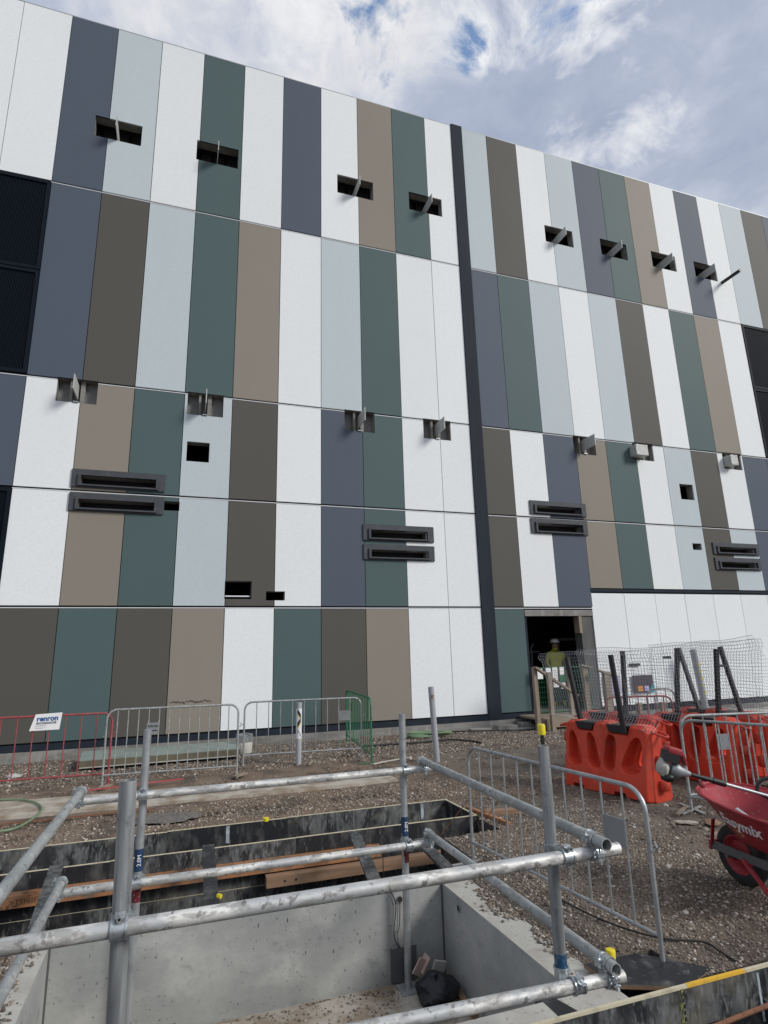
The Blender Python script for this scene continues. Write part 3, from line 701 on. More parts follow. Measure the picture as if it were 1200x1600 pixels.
# rubbish in the corner
rb = MB(); R0 = Matrix.Rotation(.3, 3, 'Z')
def lump(c, r, seed, sq=(1, 1, .7), nu=14, nv=9, amp=.3):
    rnd = random.Random(seed); ph_ = [(rnd.uniform(1, 5), rnd.uniform(1, 5), rnd.uniform(0, 6)) for _ in range(5)]
    vs = []; fs = []
    for j in range(nv+1):
        t = math.pi*j/nv
        for i in range(nu):
            a = 2*math.pi*i/nu; q = 1+amp*sum(math.sin(A*a+B*t+C) for A, B, C in ph_)/5+rnd.uniform(-.06, .06)
            vs.append((c[0]+r*sq[0]*q*math.sin(t)*math.cos(a), c[1]+r*sq[1]*q*math.sin(t)*math.sin(a), c[2]+r*sq[2]*q*math.cos(t)))
    for j in range(nv):
        for i in range(nu): fs.append((j*nu+i, (j+1)*nu+i, (j+1)*nu+(i+1) % nu, j*nu+(i+1) % nu))
    return vs, fs
M['bag'] = mat('black_crumpled_plastic', (.012, .013, .018), .45, layers=[(14, 5, .6, .72, (.05, .055, .06), .6)], bump=(26, .9, .02))
rb.add(*lump((1.80, 4.30, -2.20), .13, 3, (1.1, 1, .62), 26, 16, .3))
tag(rb.build('rubbish_bag', 'bag', smooth=True, origin=(1.8, 4.3, -2.27)), 'crumpled black plastic bag in the corner of the pit', 'rubbish bag')
rb = MB().obox((1.745, 4.46, -2.13), (.085, .01, .11), (.3, .5, .4)).obox((1.78, 4.47, -2.12), (.01, .06, .11), (.3, .45, .4))
tag(rb.build('torn_packet', 'cardboard', origin=(1.76, 4.46, -2.2)), 'pale pink torn packet sticking out behind the black bag', 'packet')
rb = MB().obox((1.89, 4.46, -2.15), (.10, .02, .07), (.2, .3, .2))
tag(rb.build('torn_packet', 'rim', origin=(1.9, 4.46, -2.2)), 'beige scrap wedged beside the pink packet in the pit corner', 'packet')
rb = MB().bar((1.965, 4.5, -2.25), (1.93, 4.0, -2.25), .04, .03)
tag(rb.build('timber_offcut', 'timber', origin=(1.95, 4.25, -2.27)), 'short damp timber offcut along the right pit wall floor', 'timber')
rb = MB().obox((1.57, 4.20, -2.262), (.26, .10, .02), (0, 0, -.6), top=0)
tag(rb.build('board_offcut', 'dust', origin=(1.57, 4.14, -2.27)), 'flat muddy board offcut lying in front of the baseplate', 'board')
# ================================================================== SCAFFOLD HANDRAIL
sc_ = empty('scaffold_handrail', (.7, 3.3, -2.27), 'galvanised scaffold tube handrail clamped round the concrete pit', 'handrail')
TR = .0252; T1, T2 = -.838, -1.340
def tubeP(name, p, q, m, r=TR): return MB().pipe(p, q, r, 18).build(name, m, sc_, smooth=True)
tubeP('top_rail', (-.56, 4.428, T1), (1.935, 4.448, T1), 'galv_white')          # far
tubeP('mid_rail', (-.60, 4.425, T2), (1.85, 4.415, T2), 'galv_white')
tubeP('top_rail', (1.828, 4.50, T1+.052), (1.733, 2.262, T1+.052), 'galv_dull')   # right side, over the others
tubeP('mid_rail', (1.846, 4.47, T2+.052), (1.795, 2.365, T2+.052), 'galv_dull')
tubeP('top_rail', (-2.3, 2.338, T1), (1.862, 2.357, T1), 'galv_white')            # front
tubeP('mid_rail', (.15, 2.50, T2), (1.862, 2.412, T2), 'galv_white')
tubeP('top_rail', (-.514, 4.47, T1+.052), (-.55, 2.0, T1+.052), 'galv_dull')      # left side
tubeP('mid_rail', (-.578, 4.48, T2+.052), (-.595, 2.5, T2+.052), 'galv_dull')
tubeP('post', (-.155, 4.50, -2.262), (-.1465, 4.50, -.443), 'galv')
tubeP('post', (1.667, 4.50, -2.262), (1.682, 4.50, -.439), 'galv')
tubeP('post', (-.098, 2.415, -2.27), (-.132, 2.405, -.401), 'galv_post', .029)
tubeP('post', (1.603, 2.475, -1.365), (1.594, 2.455, -.413), 'galv_post')
M['tapeblue'] = mat('blue_tape', (.012, .06, .12), .5, layers=[(40, 3, .5, .65, (.2, .25, .3), .5)])
MB().tube([(1.603, 2.4745, -1.355), (1.602, 2.472, -1.235)], TR+.001, 18).build('tape_band', 'tapeblue', sc_, smooth=True)
for x in (-.155, 1.667):
    MB().box(x-.07, x+.07, 4.42, 4.57, -2.27, -2.262).build('base_plate', 'galv_dull', sc_)
MB().box(1.575, 1.77, 4.585, 4.595, -2.26, -2.05).build('back_plate', 'chassis', sc_)
def couple(c1, d1, c2, d2):
    c1, c2 = Vector(c1), Vector(c2)
    for c, d, other in ((c1, d1, c2), (c2, d2, c1)):
        d = Vector(d).normalized(); w = (other-c); w = (w-d*w.dot(d)); w.normalize(); s = d.cross(w).normalized()
        mb = MB(); mb.pipe(c-d*.022, c+d*.022, TR+.0055, 16, .0048)
        for e in (-1, 1): mb.pipe(c+d*e*.022-d*.004, c+d*e*.022+d*.004, TR+.0085, 16, .005)
        mb.tube([c-s*(TR+.006)-d*.018, c-s*(TR+.006)+d*.018], .007, 8)
        o = mb.build('coupler', 'clamp', sc_, smooth=True)
        b = c+s*(TR+.012)
        mb = MB(); mb.bar(b-d*.016, b+d*.016, .022, .014); mb.tube([b-w*.036, b+w*.026], .0045, 8); mb.tube([b-w*.036, b-w*.022], .0095, 6); mb.bar(b-w*.02-d*.015, b-w*.02+d*.015, .018, .005)
        mb.build('bolt', 'clamp', o)
Xd, Yd, Zd = (1, 0, 0), (0, 1, 0), (0, 0, 1)
couple((-.148, 4.431, T1), Xd, (-.148, 4.50, T1), Zd); couple((-.151, 4.424, T2), Xd, (-.151, 4.50, T2), Zd)
couple((1.679, 4.446, T1), Xd, (1.679, 4.50, T1), Zd); couple((1.675, 4.416, T2), Xd, (1.675, 4.50, T2), Zd)
couple((1.825, 4.447, T1), Xd, (1.825, 4.447, T1+.052), Yd); couple((1.83, 4.415, T2), Xd, (1.845, 4.43, T2+.052), Yd)
couple((1.737, 2.356, T1), Xd, (1.737, 2.356, T1+.052), Yd); couple((1.797, 2.415, T2), Xd, (1.797, 2.43, T2+.052), Yd)
couple((-.515, 4.428, T1), Xd, (-.515, 4.428, T1+.052), Yd); couple((-.578, 4.425, T2), Xd, (-.578, 4.425, T2+.052), Yd)
couple((-.124, 2.348, T1), Xd, (-.124, 2.408, T1), Zd); couple((1.598, 2.356, T1), Xd, (1.598, 2.464, T1), Zd); couple((1.64, 2.423, T2), Xd, (1.603, 2.473, T2+.03), Zd)
# labels on the far posts
for x in (-.150, 1.676):
    MB().tube([(x, 4.50, -1.165), (x, 4.50, -1.295)], TR+.0009, 18).build('length_label', 'darkblue', sc_, smooth=True)
    MB().tube([(x-.0005, 4.50, -1.385), (x-.001, 4.50, -1.47)], TR+.0009, 18).build('maker_label', 'redlabel', sc_, smooth=True)
    text('lettering', '2.0M', .034, 'white', sc_, frame4((x+.004, 4.50-TR-.0025, -1.23), (0, 0, 1), (-1, 0, 0)), .0006, local=False)

# ================================================================== FORMWORK BEYOND THE PIT
fw_ = empty('formwork_box', (1.2, 6.3, -2.35), 'long black plywood formwork box with orange timber walers beyond the pit', 'formwork')
def board(x0, x1, y, zt, zb, m, th=.018, name='board'):
    o = MB().box(x0, x1, y, y+th, zb, zt-.004).build(name, m, fw_)
    MB().box(x0, x1, y-.0005, y+th+.0005, zt-.004, zt).build('board_edge', 'ply_edge', o)
board(-3.5, .02, 6.72, -1.625, -2.3, 'ply'); board(.022, 1.20, 6.722, -1.62, -2.3, 'ply_black'); board(1.202, 3.03, 6.72, -1.615, -2.3, 'ply')
board(-3.5, -.42, 5.99, -1.625, -1.97, 'ply_black'); board(-.418, 1.15, 5.992, -1.622, -1.97, 'ply'); board(1.152, 3.01, 5.99, -1.62, -1.95, 'ply_black')
board(-3.5, -.6, 5.992, -1.972, -2.34, 'ply_black'); board(-.598, 3.0, 5.99, -1.972, -2.34, 'ply')
o = MB().box(3.012, 3.03, 5.99, 6.718, -2.2, -1.624).build('board', 'ply_black', fw_); MB().box(3.0115, 3.0305, 5.99, 6.718, -1.624, -1.618).build('board_edge', 'ply_edge', o)
MB().box(-3.5, 1.95, 5.88, 5.985, -1.845, -1.757).build('waler', 'lvl', fw_)
MB().box(.86, 3.3, 5.80, 5.895, -1.945, -1.86).build('waler', 'timber', fw_)
MB().box(-3.5, .5, 5.905, 5.985, -1.925, -1.85).build('waler', 'lvl', fw_) if False else None
MB().bar((3.10, 6.35, -1.66), (3.18, 5.62, -1.66), .045, .09).build('waler', 'lvl', fw_); MB().bar((3.15, 6.05, -1.62), (3.55, 5.95, -1.62), .09, .045).build('waler', 'timber', fw_)
text('lettering', '>]SHIFT', .058, 'faded', fw_, frame4((-1.0, 5.8785, -1.803), Xd, Zd), .0008, local=False, width=1.25)
text('lettering', 'SHIFTA', .05, 'faded', fw_, frame4((.75, 5.8785, -1.803), Xd, Zd), .0008, local=False, width=1.25)
for x in (1.02, 1.12): MB().lathe((x, 5.798, -1.905), [(.011, 0), (0, -.001)], 10, 'Y').build('bolt_hole', 'void', fw_)
MB().box(1.055, 1.155, 6.70, 6.719, -1.76, -1.64).build('chalk_mark', 'white', fw_) if False else None
M['chalk'] = mat('chalk_mark', (.45, .52, .58), .9, layers=[((30, 30, 12), 6, .35, .6, (.12, .13, .14), 1.0)])
for x in (.58, 2.70):
    MB().box(x, x+.035, 6.7165, 6.7185, -1.79, -1.63).build('chalk_mark', 'chalk', fw_)
# cleats spanning from the walers to the pit rim
for i, (x0, x1, m, ya) in enumerate(((1.63, 1.51, 'ply', 5.72), (2.14, 2.13, 'ply', 5.40), (.36, .33, 'ply_black', 5.85), (-.80, -.74, 'ply', 5.80))):
    o = MB().bar((x0, ya, -1.56 if i != 1 else -1.60), (x1, 4.70, -1.655), .10, .02, roll=0).build('cleat', m, fw_)
MB().tube([(.372, 4.78, -1.60), (.392, 4.76, -1.60)], .016, 8).build('nail_cap', 'yellow', fw_)
M['bar'] = M['rust']
tag(MB().lathe((.98, 6.74, -1.612), [(0, -.02), (.03, -.02), (.032, .012), (0, .016)], 14).build('yellow_cap', 'yellow', smooth=True, origin=(.98, 6.74, -1.63)), 'small yellow plastic cap on the far formwork edge', 'cap')

# ================================================================== NEAR FORMWORK
nf = empty('formwork_board', (2.0, 2.76, -2.2), 'long scuffed black plywood board with pale top edge across the bottom right corner', 'formwork')
MB().box(-3.4, 3.10, 2.728, 2.746, -1.80, -1.632).build('board', 'ply', nf)
MB().box(-3.4, 2.48, 2.7275, 2.7465, -1.632, -1.620).build('board_edge', 'ply_edge', nf)
MB().box(2.481, 2.86, 2.7275, 2.7465, -1.632, -1.619).build('board_edge', 'yellow_edge', nf)
MB().box(2.861, 3.10, 2.7275, 2.7465, -1.632, -1.620).build('board_edge', 'ply_edge', nf)
MB().box(-3.4, 3.08, 2.732, 2.748, -2.5, -1.803).build('board', 'ply_black', nf)
mb = MB()
for k in range(14):
    z = -1.64-k*.02; mb.obox((2.44+random.uniform(-.006, .006)-.002*k, 2.7265, z), (.009+random.uniform(0, .008), .002, .022), (0, 0, 0))
stuff(mb.build('foam_seam', 'foam', nf)); mb = MB()
for k in range(10): mb.obox((2.447+random.uniform(-.006, .006)-.002*k, 2.725, -1.65-k*.026), (.01, .002, .016))
stuff(mb.build('seam_gap', 'void', nf))
MB().box(2.93, 2.945, 2.7255, 2.7275, -1.86, -1.645).build('chalk_mark', 'chalk', nf)
MB().tube([(2.955, 2.72, -1.76), (2.985, 2.715, -1.79)], .003, 5).build('nail', 'clamp', nf)
mb = MB().tube([(2.2, 2.60, -1.752), (2.75, 2.615, -1.728), (3.05, 2.62, -1.716)], .011, 8)
tag(mb.build('reinforcing_bar', 'rust', origin=(2.9, 2.6, -1.9)), 'rusty steel bar in the very bottom right corner', 'steel bar')
mb = MB().box(1.05, 1.78, 2.80, 2.93, -1.678, -1.655); tag(mb.build('timber_batten', 'rim', origin=(1.4, 2.86, -1.68)), 'pale dusty batten lying on the near pit rim', 'batten')
mb = MB().bar((1.80, 2.97, -1.668), (1.86, 2.75, -1.668), .10, .02)
tag(mb.build('ply_cleat', 'ply_black', origin=(1.83, 2.86, -1.68)), 'short black plywood cleat with one bolt on the near rim', 'cleat')
mb = MB().add([(2.17, 3.13, -1.66), (2.50, 3.10, -1.65), (2.76, 2.83, -1.655), (2.50, 2.765, -1.665), (2.20, 2.92, -1.67)]+[(2.17, 3.13, -1.642), (2.50, 3.10, -1.632), (2.76, 2.83, -1.637), (2.50, 2.765, -1.647), (2.20, 2.92, -1.652)], [(0, 1, 2, 3, 4), (9, 8, 7, 6, 5)])
mb.add(mb.v[:], [(i, (i+1) % 5, 5+(i+1) % 5, 5+i) for i in range(5)], mi=1)
tag(mb.build('plywood_lid', ['ply_black', 'timber'], origin=(2.5, 2.9, -1.65)), 'black plywood sheet half covering the hole behind the near board', 'plywood sheet')
cp = empty('capped_stake', (2.32, 3.09, -1.65), 'low steel stake with round yellow cap beside the pit corner', 'stake')
MB().tube([(2.32, 3.09, -1.75), (2.32, 3.09, -1.60)], .01).build('stake', 'rust', cp)
MB().lathe((2.32, 3.09, -1.60), [(0, -.022), (.024, -.022), (.026, .014), (.023, .02), (0, .022)], 18).build('cap', 'yellow', cp, smooth=True)
cp = empty('capped_stake', (1.94, 3.0, -1.65), 'tall black steel bar topped with a bright yellow cap behind the front right post', 'stake')
MB().tube([(1.99, 3.03, -1.66), (1.965, 3.03, -.45)], .011).build('stake', 'black', cp)
MB().lathe((1.965, 3.03, -.452), [(0, -.0), (.020, 0), (.022, .048), (.019, .056), (0, .058)], 18).build('cap', 'yellow', cp, smooth=True)
mb = MB().tube(smoothpts([(2.55, 3.95, -1.635), (2.60, 3.5, -1.63), (2.74, 3.2, -1.632), (2.93, 3.06, -1.63), (2.93, 2.95, -1.632), (2.93, 2.84, -1.64)]), .006, 8)
tag(mb.build('cable', 'rubber', origin=(2.7, 3.3, -1.65), smooth=True), 'dark cable curving over the gravel in front of the near barrier', 'cable')

# ================================================================== CROWD BARRIERS
def crowd_barrier(p, q, label, colour, h=.95, nb=11, plate=None, r=.0145, group='crowd control barriers', tilt=0.0, lowbar=.14, feet=True, up_only=None):
    p, q = Vector(p), Vector(q); L = (q-p).length; ang = math.atan2(q.y-p.y, q.x-p.x)
    root = empty('crowd_barrier', (p+q)/2, label, 'barrier', group, rotz=ang); root.rotation_euler = (tilt, -math.atan2(q.z-p.z, L), ang)
    a, rad = L/2, .13
    pts = [(-a, 0, 0)]+[(-a+rad-rad*math.cos(t), 0, h-rad+rad*math.sin(t)) for t in np.linspace(0, math.pi/2, 7)]
    pts += [(a-rad+rad*math.sin(t), 0, h-rad+rad*math.cos(t)) for t in np.linspace(0, math.pi/2, 7)]+[(a, 0, 0)]
    MB().tube(pts, r, 10).build('frame', colour, root, local=True, smooth=True)
    MB().tube([(-a, 0, lowbar), (a, 0, lowbar)], r*.8, 8).build('bottom_rail', colour, root, local=True, smooth=True)
    first = None
    for i in range(1, nb+1):
        x = -a+L*i/(nb+1)
        if first is None: first = MB().tube([(0, 0, lowbar), (0, 0, h-.004)], r*.52, 7).build('bar', colour, root, local=True, smooth=True); first.location = (x, 0, 0)
        else: share(first, 'bar', root, (x, 0, 0))
    for s in (-1, 1):
        if feet:
            MB().bar((s*a, -.22, .012), (s*a, .22, .012), .035, .008).build('foot', colour, root, local=True)
        if True:
            t = [(s*a, 0, h-.32), (s*(a+.035), 0, h-.315), (s*(a+.05), 0, h-.29), (s*(a+.035), 0, h-.262)] if s > 0 else [(s*a+.0, 0, h-.35), (s*(a+.03), 0, h-.35)]
            MB().tube(t, .007, 6).build('hook', colour, root, local=True)
    if plate:
        i0, m = plate; x0, x1 = -a+L*i0/(nb+1), -a+L*(i0+1)/(nb+1)
        MB().box(x0, x1, -.004, .004, h-.36, h-.20).build('name_plate', m, root, local=True)
    return root
b1 = crowd_barrier((-2.62, 9.86, G), (-.80, 9.72, G), 'faded red crowd barrier with white notice at the left edge', 'red', .95, 8, plate=(1, 'red'))
L1 = 1.825; mb = MB()
Rt = Matrix.Rotation(math.radians(2), 3, 'Y')
mb.rect_holes(-.23, .03, .70, .90, -.028, -.024)
sg = empty('notice', (-1.69, 9.76, G+.7), 'white notice with blue lettering tied to the red barrier', 'sign')
vs = [(-1.835, 9.775, -.685), (-1.51, 9.74, -.685), (-1.49, 9.73, -.925), (-1.86, 9.77, -.925)]
MB().add([(-1.79, 9.766, -.672), (-1.455, 9.741, -.66), (-1.475, 9.738, -.885), (-1.85, 9.762, -.888)] + [(-1.79, 9.769, -.672), (-1.455, 9.744, -.66), (-1.475, 9.741, -.885), (-1.85, 9.765, -.888)], [(3, 2, 1, 0), (4, 5, 6, 7), (0, 1, 5, 4), (1, 2, 6, 5), (2, 3, 7, 6), (3, 0, 4, 7)]).build('sheet', 'white', sg)
fx = (1, -.075, .03)
text('lettering', 'renron', .098, 'blue', sg, frame4((-1.635, 9.7485, -.733), fx, Zd), .0006, local=False, offset=.003, width=.98)
MB().obox((-1.645, 9.749, -.79), (.25, .0016, .026), (0, -.03, -.074)).build('grey_band', 'greyprint', sg)
text('lettering', 'TRAFFIC CONTROL', .024, 'white', sg, frame4((-1.645, 9.7475, -.79), fx, Zd), .0004, local=False)
for zz_, ww in ((-.825, .22), (-.855, .20)):
    mb = MB()
    for k in range(9):
        w = .012+.01*random.random(); mb.obox((-1.66-ww/2+ww*k/8, 9.750+.075*.0, zz_+.0005*k), (w, .0016, .006))
    stuff(mb.build('small_print', 'greyprint', sg))
b2 = crowd_barrier((-.86, 9.60, G), (.94, 9.47, G), 'grey steel crowd barrier with small name plate behind the far left scaffold post', 'galv_dull', 1.0, 12)
np_ = MB().box(-.37, -.20, -.006, .006, .64, .80).build('name_plate', 'plate', b2, local=True)
for t, z, s_ in (('RySyrnop', .755, .042), ('WLcrmm-', .695, .04)): text('lettering', t, s_, 'black', b2, frame4((-.285, -.0075, z), Xd, Zd), .0005, offset=.001, width=.85)
b3 = crowd_barrier((1.13, 10.40, G), (3.07, 10.20, G), 'grey crowd barrier running behind the striped post', 'galv', .96, 9, plate=(8, 'plate'))
b4 = crowd_barrier((3.30, 12.0, G), (3.02, 9.50, G), 'green crowd barrier standing end-on against the wall', 'green', .99, 14, plate=(3, 'green'))
b5 = crowd_barrier((2.40, 4.86, G-.02), (2.575, 2.99, G-.03), 'nearest galvanised crowd barrier along the right side of the pit', 'galv', .90, 10, plate=(9, 'plate'), r=.0135, lowbar=.16)
b6 = crowd_barrier((5.22, 5.36, G), (6.9, 4.95, G), 'grey crowd barrier behind the wheelbarrow nearest the orange barrier', 'galv_dull', .93, 12, plate=(3, 'plate'))
b7 = crowd_barrier((5.16, 5.30, G), (5.62, 4.10, G), 'grey crowd barrier angled toward the camera behind the wheelbarrow', 'galv_dull', .90, 9)
b8 = crowd_barrier((6.45, 8.1, G), (7.45, 7.75, G), 'small red crowd barrier far behind the orange barriers', 'red', .92, 7)
b9 = crowd_barrier((7.2, 8.0, G), (7.62, 7.85, G), 'short grey barrier end beside the far red barrier', 'galv_dull', 1.02, 2)

# ================================================================== POSTS
def pole(p, q, r, m, label, name='steel_post', n=18, cat='post', band=None):
    root = empty(name, p, label, cat)
    MB().pipe(p, q, r, n, .006).build('shaft', m, root, smooth=True)
    return root
po = pole((1.95, 9.99, G-.05), (1.955, 10.0, -.705), .046, 'pvc', 'grey post wrapped in black and yellow hazard tape behind the barrier')
mb = MB(); my = MB(); mw = MB().tube([(1.954, 9.999, -.80), (1.952, 9.995, -1.26)], .0472, 18)
mw.build('tape_wrap', 'flash', po, smooth=True)
for k in range(3):
    z = -.87-k*.155
    for i in range(5):
        a0 = math.radians(230+i*14); a1 = math.radians(230+(i+1)*14)
        P = lambda a, zz_: (1.953+.0482*math.cos(a), 9.997+.0482*math.sin(a), zz_)
        off = i*.018 if k != 1 else -i*.018+.05
        mb.add([P(a0, z-off), P(a1, z-off-.018), P(a1, z-off+.055), P(a0, z-off+.073)], [(0, 1, 2, 3)])
        my.add([P(a0, z-off-.022), P(a1, z-off-.04), P(a1, z-off-.018), P(a0, z-off)], [(0, 1, 2, 3)])
mb.build('black_stripe', 'black', po); my.build('yellow_stripe', 'tape', po)
po = pole((4.01, 9.2, G-.03), (3.955, 9.2, -.512), .047, 'pvc', 'tall leaning grey post standing alone right of the green barrier')
MB().obox((3.955, 9.150, -.66), (.03, .02, .05), (.2, .3, .3)).build('tape_scrap', 'timber', po)
po = pole((12.68, 12.1, G), (12.52, 12.1, -.05), .08, 'pvc', 'grey post with faded hazard tape behind the mesh at right')
mb = MB()
for k in range(5):
    z = -.42-k*.17; mb.obox((12.575+.02*k*.9, 12.018, z), (.06, .004, .07), (0, .6, 0))
mb.build('yellow_stripe', 'tape', po)
pole((15.0, 12.0, G), (14.96, 12.0, -1.22), .09, 'pvc', 'short grey stub post on the pale slab at the far right')
for (x, y, h) in ((9.55, 10.9, .5), (10.85, 11.6, .42)):
    tag(MB().box(x, x+.1, y, y+.1, G, G+h).build('timber_post', 'pine', origin=(x, y, G)), 'short square timber stub %s' % ('by the steps behind the mesh' if x < 10 else 'under the dark poster near the wall'), 'post')

# ================================================================== BOARD, COILS, HOSES, DEBRIS
sl = empty('insulated_panel', (-.1, 11.2, G), 'long flat pale green board with brown foam edge lying by the wall', 'panel')
Q = [(-1.33, 10.95), (1.13, 10.98), (1.2, 11.95), (-1.42, 11.98)]
def slab(z0, z1, m): 
    v = [(x, y, z0) for x, y in Q]+[(x, y, z1) for x, y in Q]; return MB().add(v, [(3, 2, 1, 0), (4, 5, 6, 7), (0, 1, 5, 4), (1, 2, 6, 5), (2, 3, 7, 6), (3, 0, 4, 7)]).build(*m, sl)
slab(-1.60, -1.583, ('bottom_sheet', 'rim')); slab(-1.582, -1.49, ('foam_core', 'slabside')); slab(-1.489, -1.47, ('top_sheet', 'slabtop'))
mb = MB().box(-1.3, 1.1, 11.1, 11.2, G-.02, -1.602).box(-1.3, 1.1, 11.7, 11.8, G-.02, -1.602); mb.build('bearer', 'black', sl)
wc = empty('wire_coil', (1.27, 11.6, G), 'coil of grey wire standing on a concrete block by the wall', 'coil')
MB().lathe((1.27, 11.6, -1.64), [(.14, 0), (.15, .16), (.13, .19), (0, .2)], 14).build('block', 'rim', wc, smooth=True)
mb = MB()
for k in range(5): mb.tube([(1.27+.145*math.cos(a), 11.6+.145*math.sin(a), -1.43+.025*k+.006*math.sin(3*a+k)) for a in np.linspace(0, 2*math.pi, 20)[:-1]], .009, 5, closed=True)
mb.build('wire_loop', 'galv', wc)
def hose(pts, r, m, label, name='hose', cat='hose'):
    return tag(MB().tube(smoothpts(pts), r, 8).build(name, m, smooth=True, origin=pts[0]), label, cat)
zg = -1.60
hose([(-2.6, 9.1, zg), (-1.94, 9.0, zg), (-1.62, 8.82, zg), (-1.39, 8.41, zg), (-1.33, 7.98, zg), (-1.43, 7.57, zg-.02), (-1.6, 7.44, zg-.02), (-2.3, 7.3, zg-.03)], .011, 'hosegreen', 'pale green hose looping over the concrete strip at the left edge')
P = []
for k in range(60):
    a = k*.42; rr_ = .26+.06*math.sin(k*.9); P.append((4.98+rr_*1.5*math.cos(a), 11.75+rr_*.8*math.sin(a), -1.60+.0012*k))
hose([(4.55, 11.9, -1.61)]+P, .014, 'hosegreen', 'pale green hose lying in a loose coil at the foot of the wall')
hose([(3.4, 11.2, -1.63), (3.9, 11.12, -1.62), (4.6, 11.1, -1.62), (5.1, 11.1, -1.61), (5.45, 10.75, -1.625), (5.5, 10.5, -1.63)], .018, 'rubber', 'black cable lying on the gravel near the wall', 'cable', 'cable')
hose([(3.0, 9.35, -1.63), (3.3, 9.5, -1.63), (3.75, 9.65, -1.63)], .012, 'rim', 'pale string on the dirt beside the green barrier foot', 'cord', 'cord')
tag(MB().bar((-3.0, 7.78, -1.625), (-.12, 7.74, -1.615), .03, .012).build('steel_rod', 'rust', origin=(-1.6, 7.75, -1.63)), 'long thin rusty rod lying along the dirt left of the post', 'rod')
tag(MB().bar((-1.1, 8.92, -1.57), (.2, 9.35, -1.60), .02, .02).build('steel_rod', 'red', origin=(-.4, 9.1, -1.63)), 'thin red stake on the dirt under the red barrier', 'stake')
mb = MB(); vs, fs = lump((0, 0, 0), .36, 41, (1, .62, .05), 22, 8, .25); mb.add([Vector(v)+Vector((0.02, 7.32, -1.63)) for v in vs], fs)
M['mud'] = mat('grey_dried_slurry', (.17, .16, .145), .95, layers=[(30, 5, .45, .6, (.08, .07, .06), .8), (8, 5, .5, .7, (.24, .225, .2), .6)], bump=(40, 1.0, .02))
tag(mb.build('slurry_patch', 'mud', origin=(0, 7.3, -1.63)), 'dried grey slurry patch on the dirt beyond the far formwork board', 'mud')
DB = [(4.98, 5.25, .30, .035, .5, 'timber_scrap', 'pine', 'long pale splinter of timber between orange barrier and wheelbarrow'), (4.72, 4.95, .22, .06, -.6, 'plastic_scrap', 'dust', 'crumpled white plastic scrap beside the wheelbarrow nose'), (4.95, 4.85, .24, .09, .9, 'cardboard_scrap', 'timber', 'torn brown cardboard scrap by the wheelbarrow'),
      (4.35, 3.95, .20, .012, 0, 'stick', 'black', 'thin black strip on the gravel left of the wheel'), (-2.2, 10.9, .22, .14, .5, 'stone_slab', 'rim', 'broken concrete chunk at the far left under the red barrier'), (2.12, 9.85, .26, .04, 1.1, 'timber_scrap', 'pine', 'small pale batten below the grey barrier behind the striped post'),
      (.98, 9.35, .2, .1, .6, 'timber_scrap', 'pine', 'two-legged timber scrap at the foot of the grey barrier joint'), (-.80, 9.35, .22, .08, .9, 'timber_scrap', 'pine', 'timber block under the foot where red and grey barriers meet')]
for i, (x, y, l, w, a, nm, m, lb) in enumerate(DB):
    vs, fs = lump((0, 0, 0), l/2, i+20, (1, min(1, w/l*1.6), .12 if 'scrap' in nm else .35), 12, 6, .35)
    Rz = Matrix.Rotation(a, 3, 'Z'); mb = MB().add([Rz @ Vector(v)+Vector((x, y, -1.628)) for v in vs], fs)
    if nm in ('timber_scrap', 'stick'): mb = MB().bar((x-l/2*math.cos(a), y-l/2*math.sin(a), -1.625), (x+l/2*math.cos(a), y+l/2*math.sin(a), -1.605), w, .014)
    tag(mb.build(nm, m, origin=(x, y, -1.63)), lb, nm.split('_')[0]+(' scrap' if 'scrap' in nm else ''))
mb = MB()
for i, (x, y, w, d, h) in enumerate(((7.0, 12.2, .5, .22, .10), (7.55, 12.15, .45, .25, .13), (7.2, 11.9, .6, .2, .05), (6.4, 12.25, .5, .15, .06))):
    tag(MB().obox((x, y, G+h/2-.01), (w, d, h), (.03, .02, random.uniform(-.08, .08))).build('kerb_block', 'dark_concrete', origin=(x, y, G)), ['flat grey kerb stone against the plinth right of the black strip', 'thick grey kerb stone against the plinth beside the steps', 'low flat paving stone in front of the kerb stones', 'thin kerb stone just below the black strip'][i], 'kerb stone')
hose([(7.5, 12.0, -1.5), (7.62, 11.98, -1.56), (7.7, 11.9, -1.62), (7.2, 11.7, -1.62), (6.2, 11.9, -1.6), (5.6, 12.1, -1.6)], .014, 'rubber', 'thin dark cable trailing over the kerb stones', 'cable', 'cable')
mb = MB().tube([(2.36, 5.45, -1.62), (2.6, 5.3, -1.3), (2.78, 5.45, -1.6), (2.9, 5.2, -1.25)], .004, 5)
tag(mb.build('reinforcing_wire', 'rust', origin=(2.6, 5.4, -1.63)), 'loose bent wire behind the near barrier by the formwork end', 'wire')

# ================================================================== TIMBER STEPS AND GATE
st = empty('timber_steps', (8.4, 12.0, G), 'pale timber landing with handrails at the open doorway', 'steps')
for (x, y, zt) in ((7.43, 11.55, -.33), (7.69, 11.40, -.44)):
    MB().box(x-.045, x+.045, y-.045, y+.045, G-.03, zt).build('post', 'pine', st)
MB().box(8.58, 8.67, 11.95, 12.03, -1.65, -.42).build('post', 'pine', st)
MB().box(9.05, 9.17, 12.0, 12.1, -1.65, -.36).build('post', 'pine', st); MB().box(9.43, 9.60, 11.75, 11.86, -1.65, -.50).build('post', 'pine', st)
MB().bar((7.40, 11.47, -.33), (8.42, 11.47, -.96), .12, .045).build('handrail', 'pine', st)
MB().bar((9.0, 12.02, -.33), (9.28, 12.02, -.40), .12, .04).build('handrail', 'pine', st); MB().bar((9.25, 11.8, -.44), (9.72, 11.8, -.60), .12, .04).build('handrail', 'pine', st)
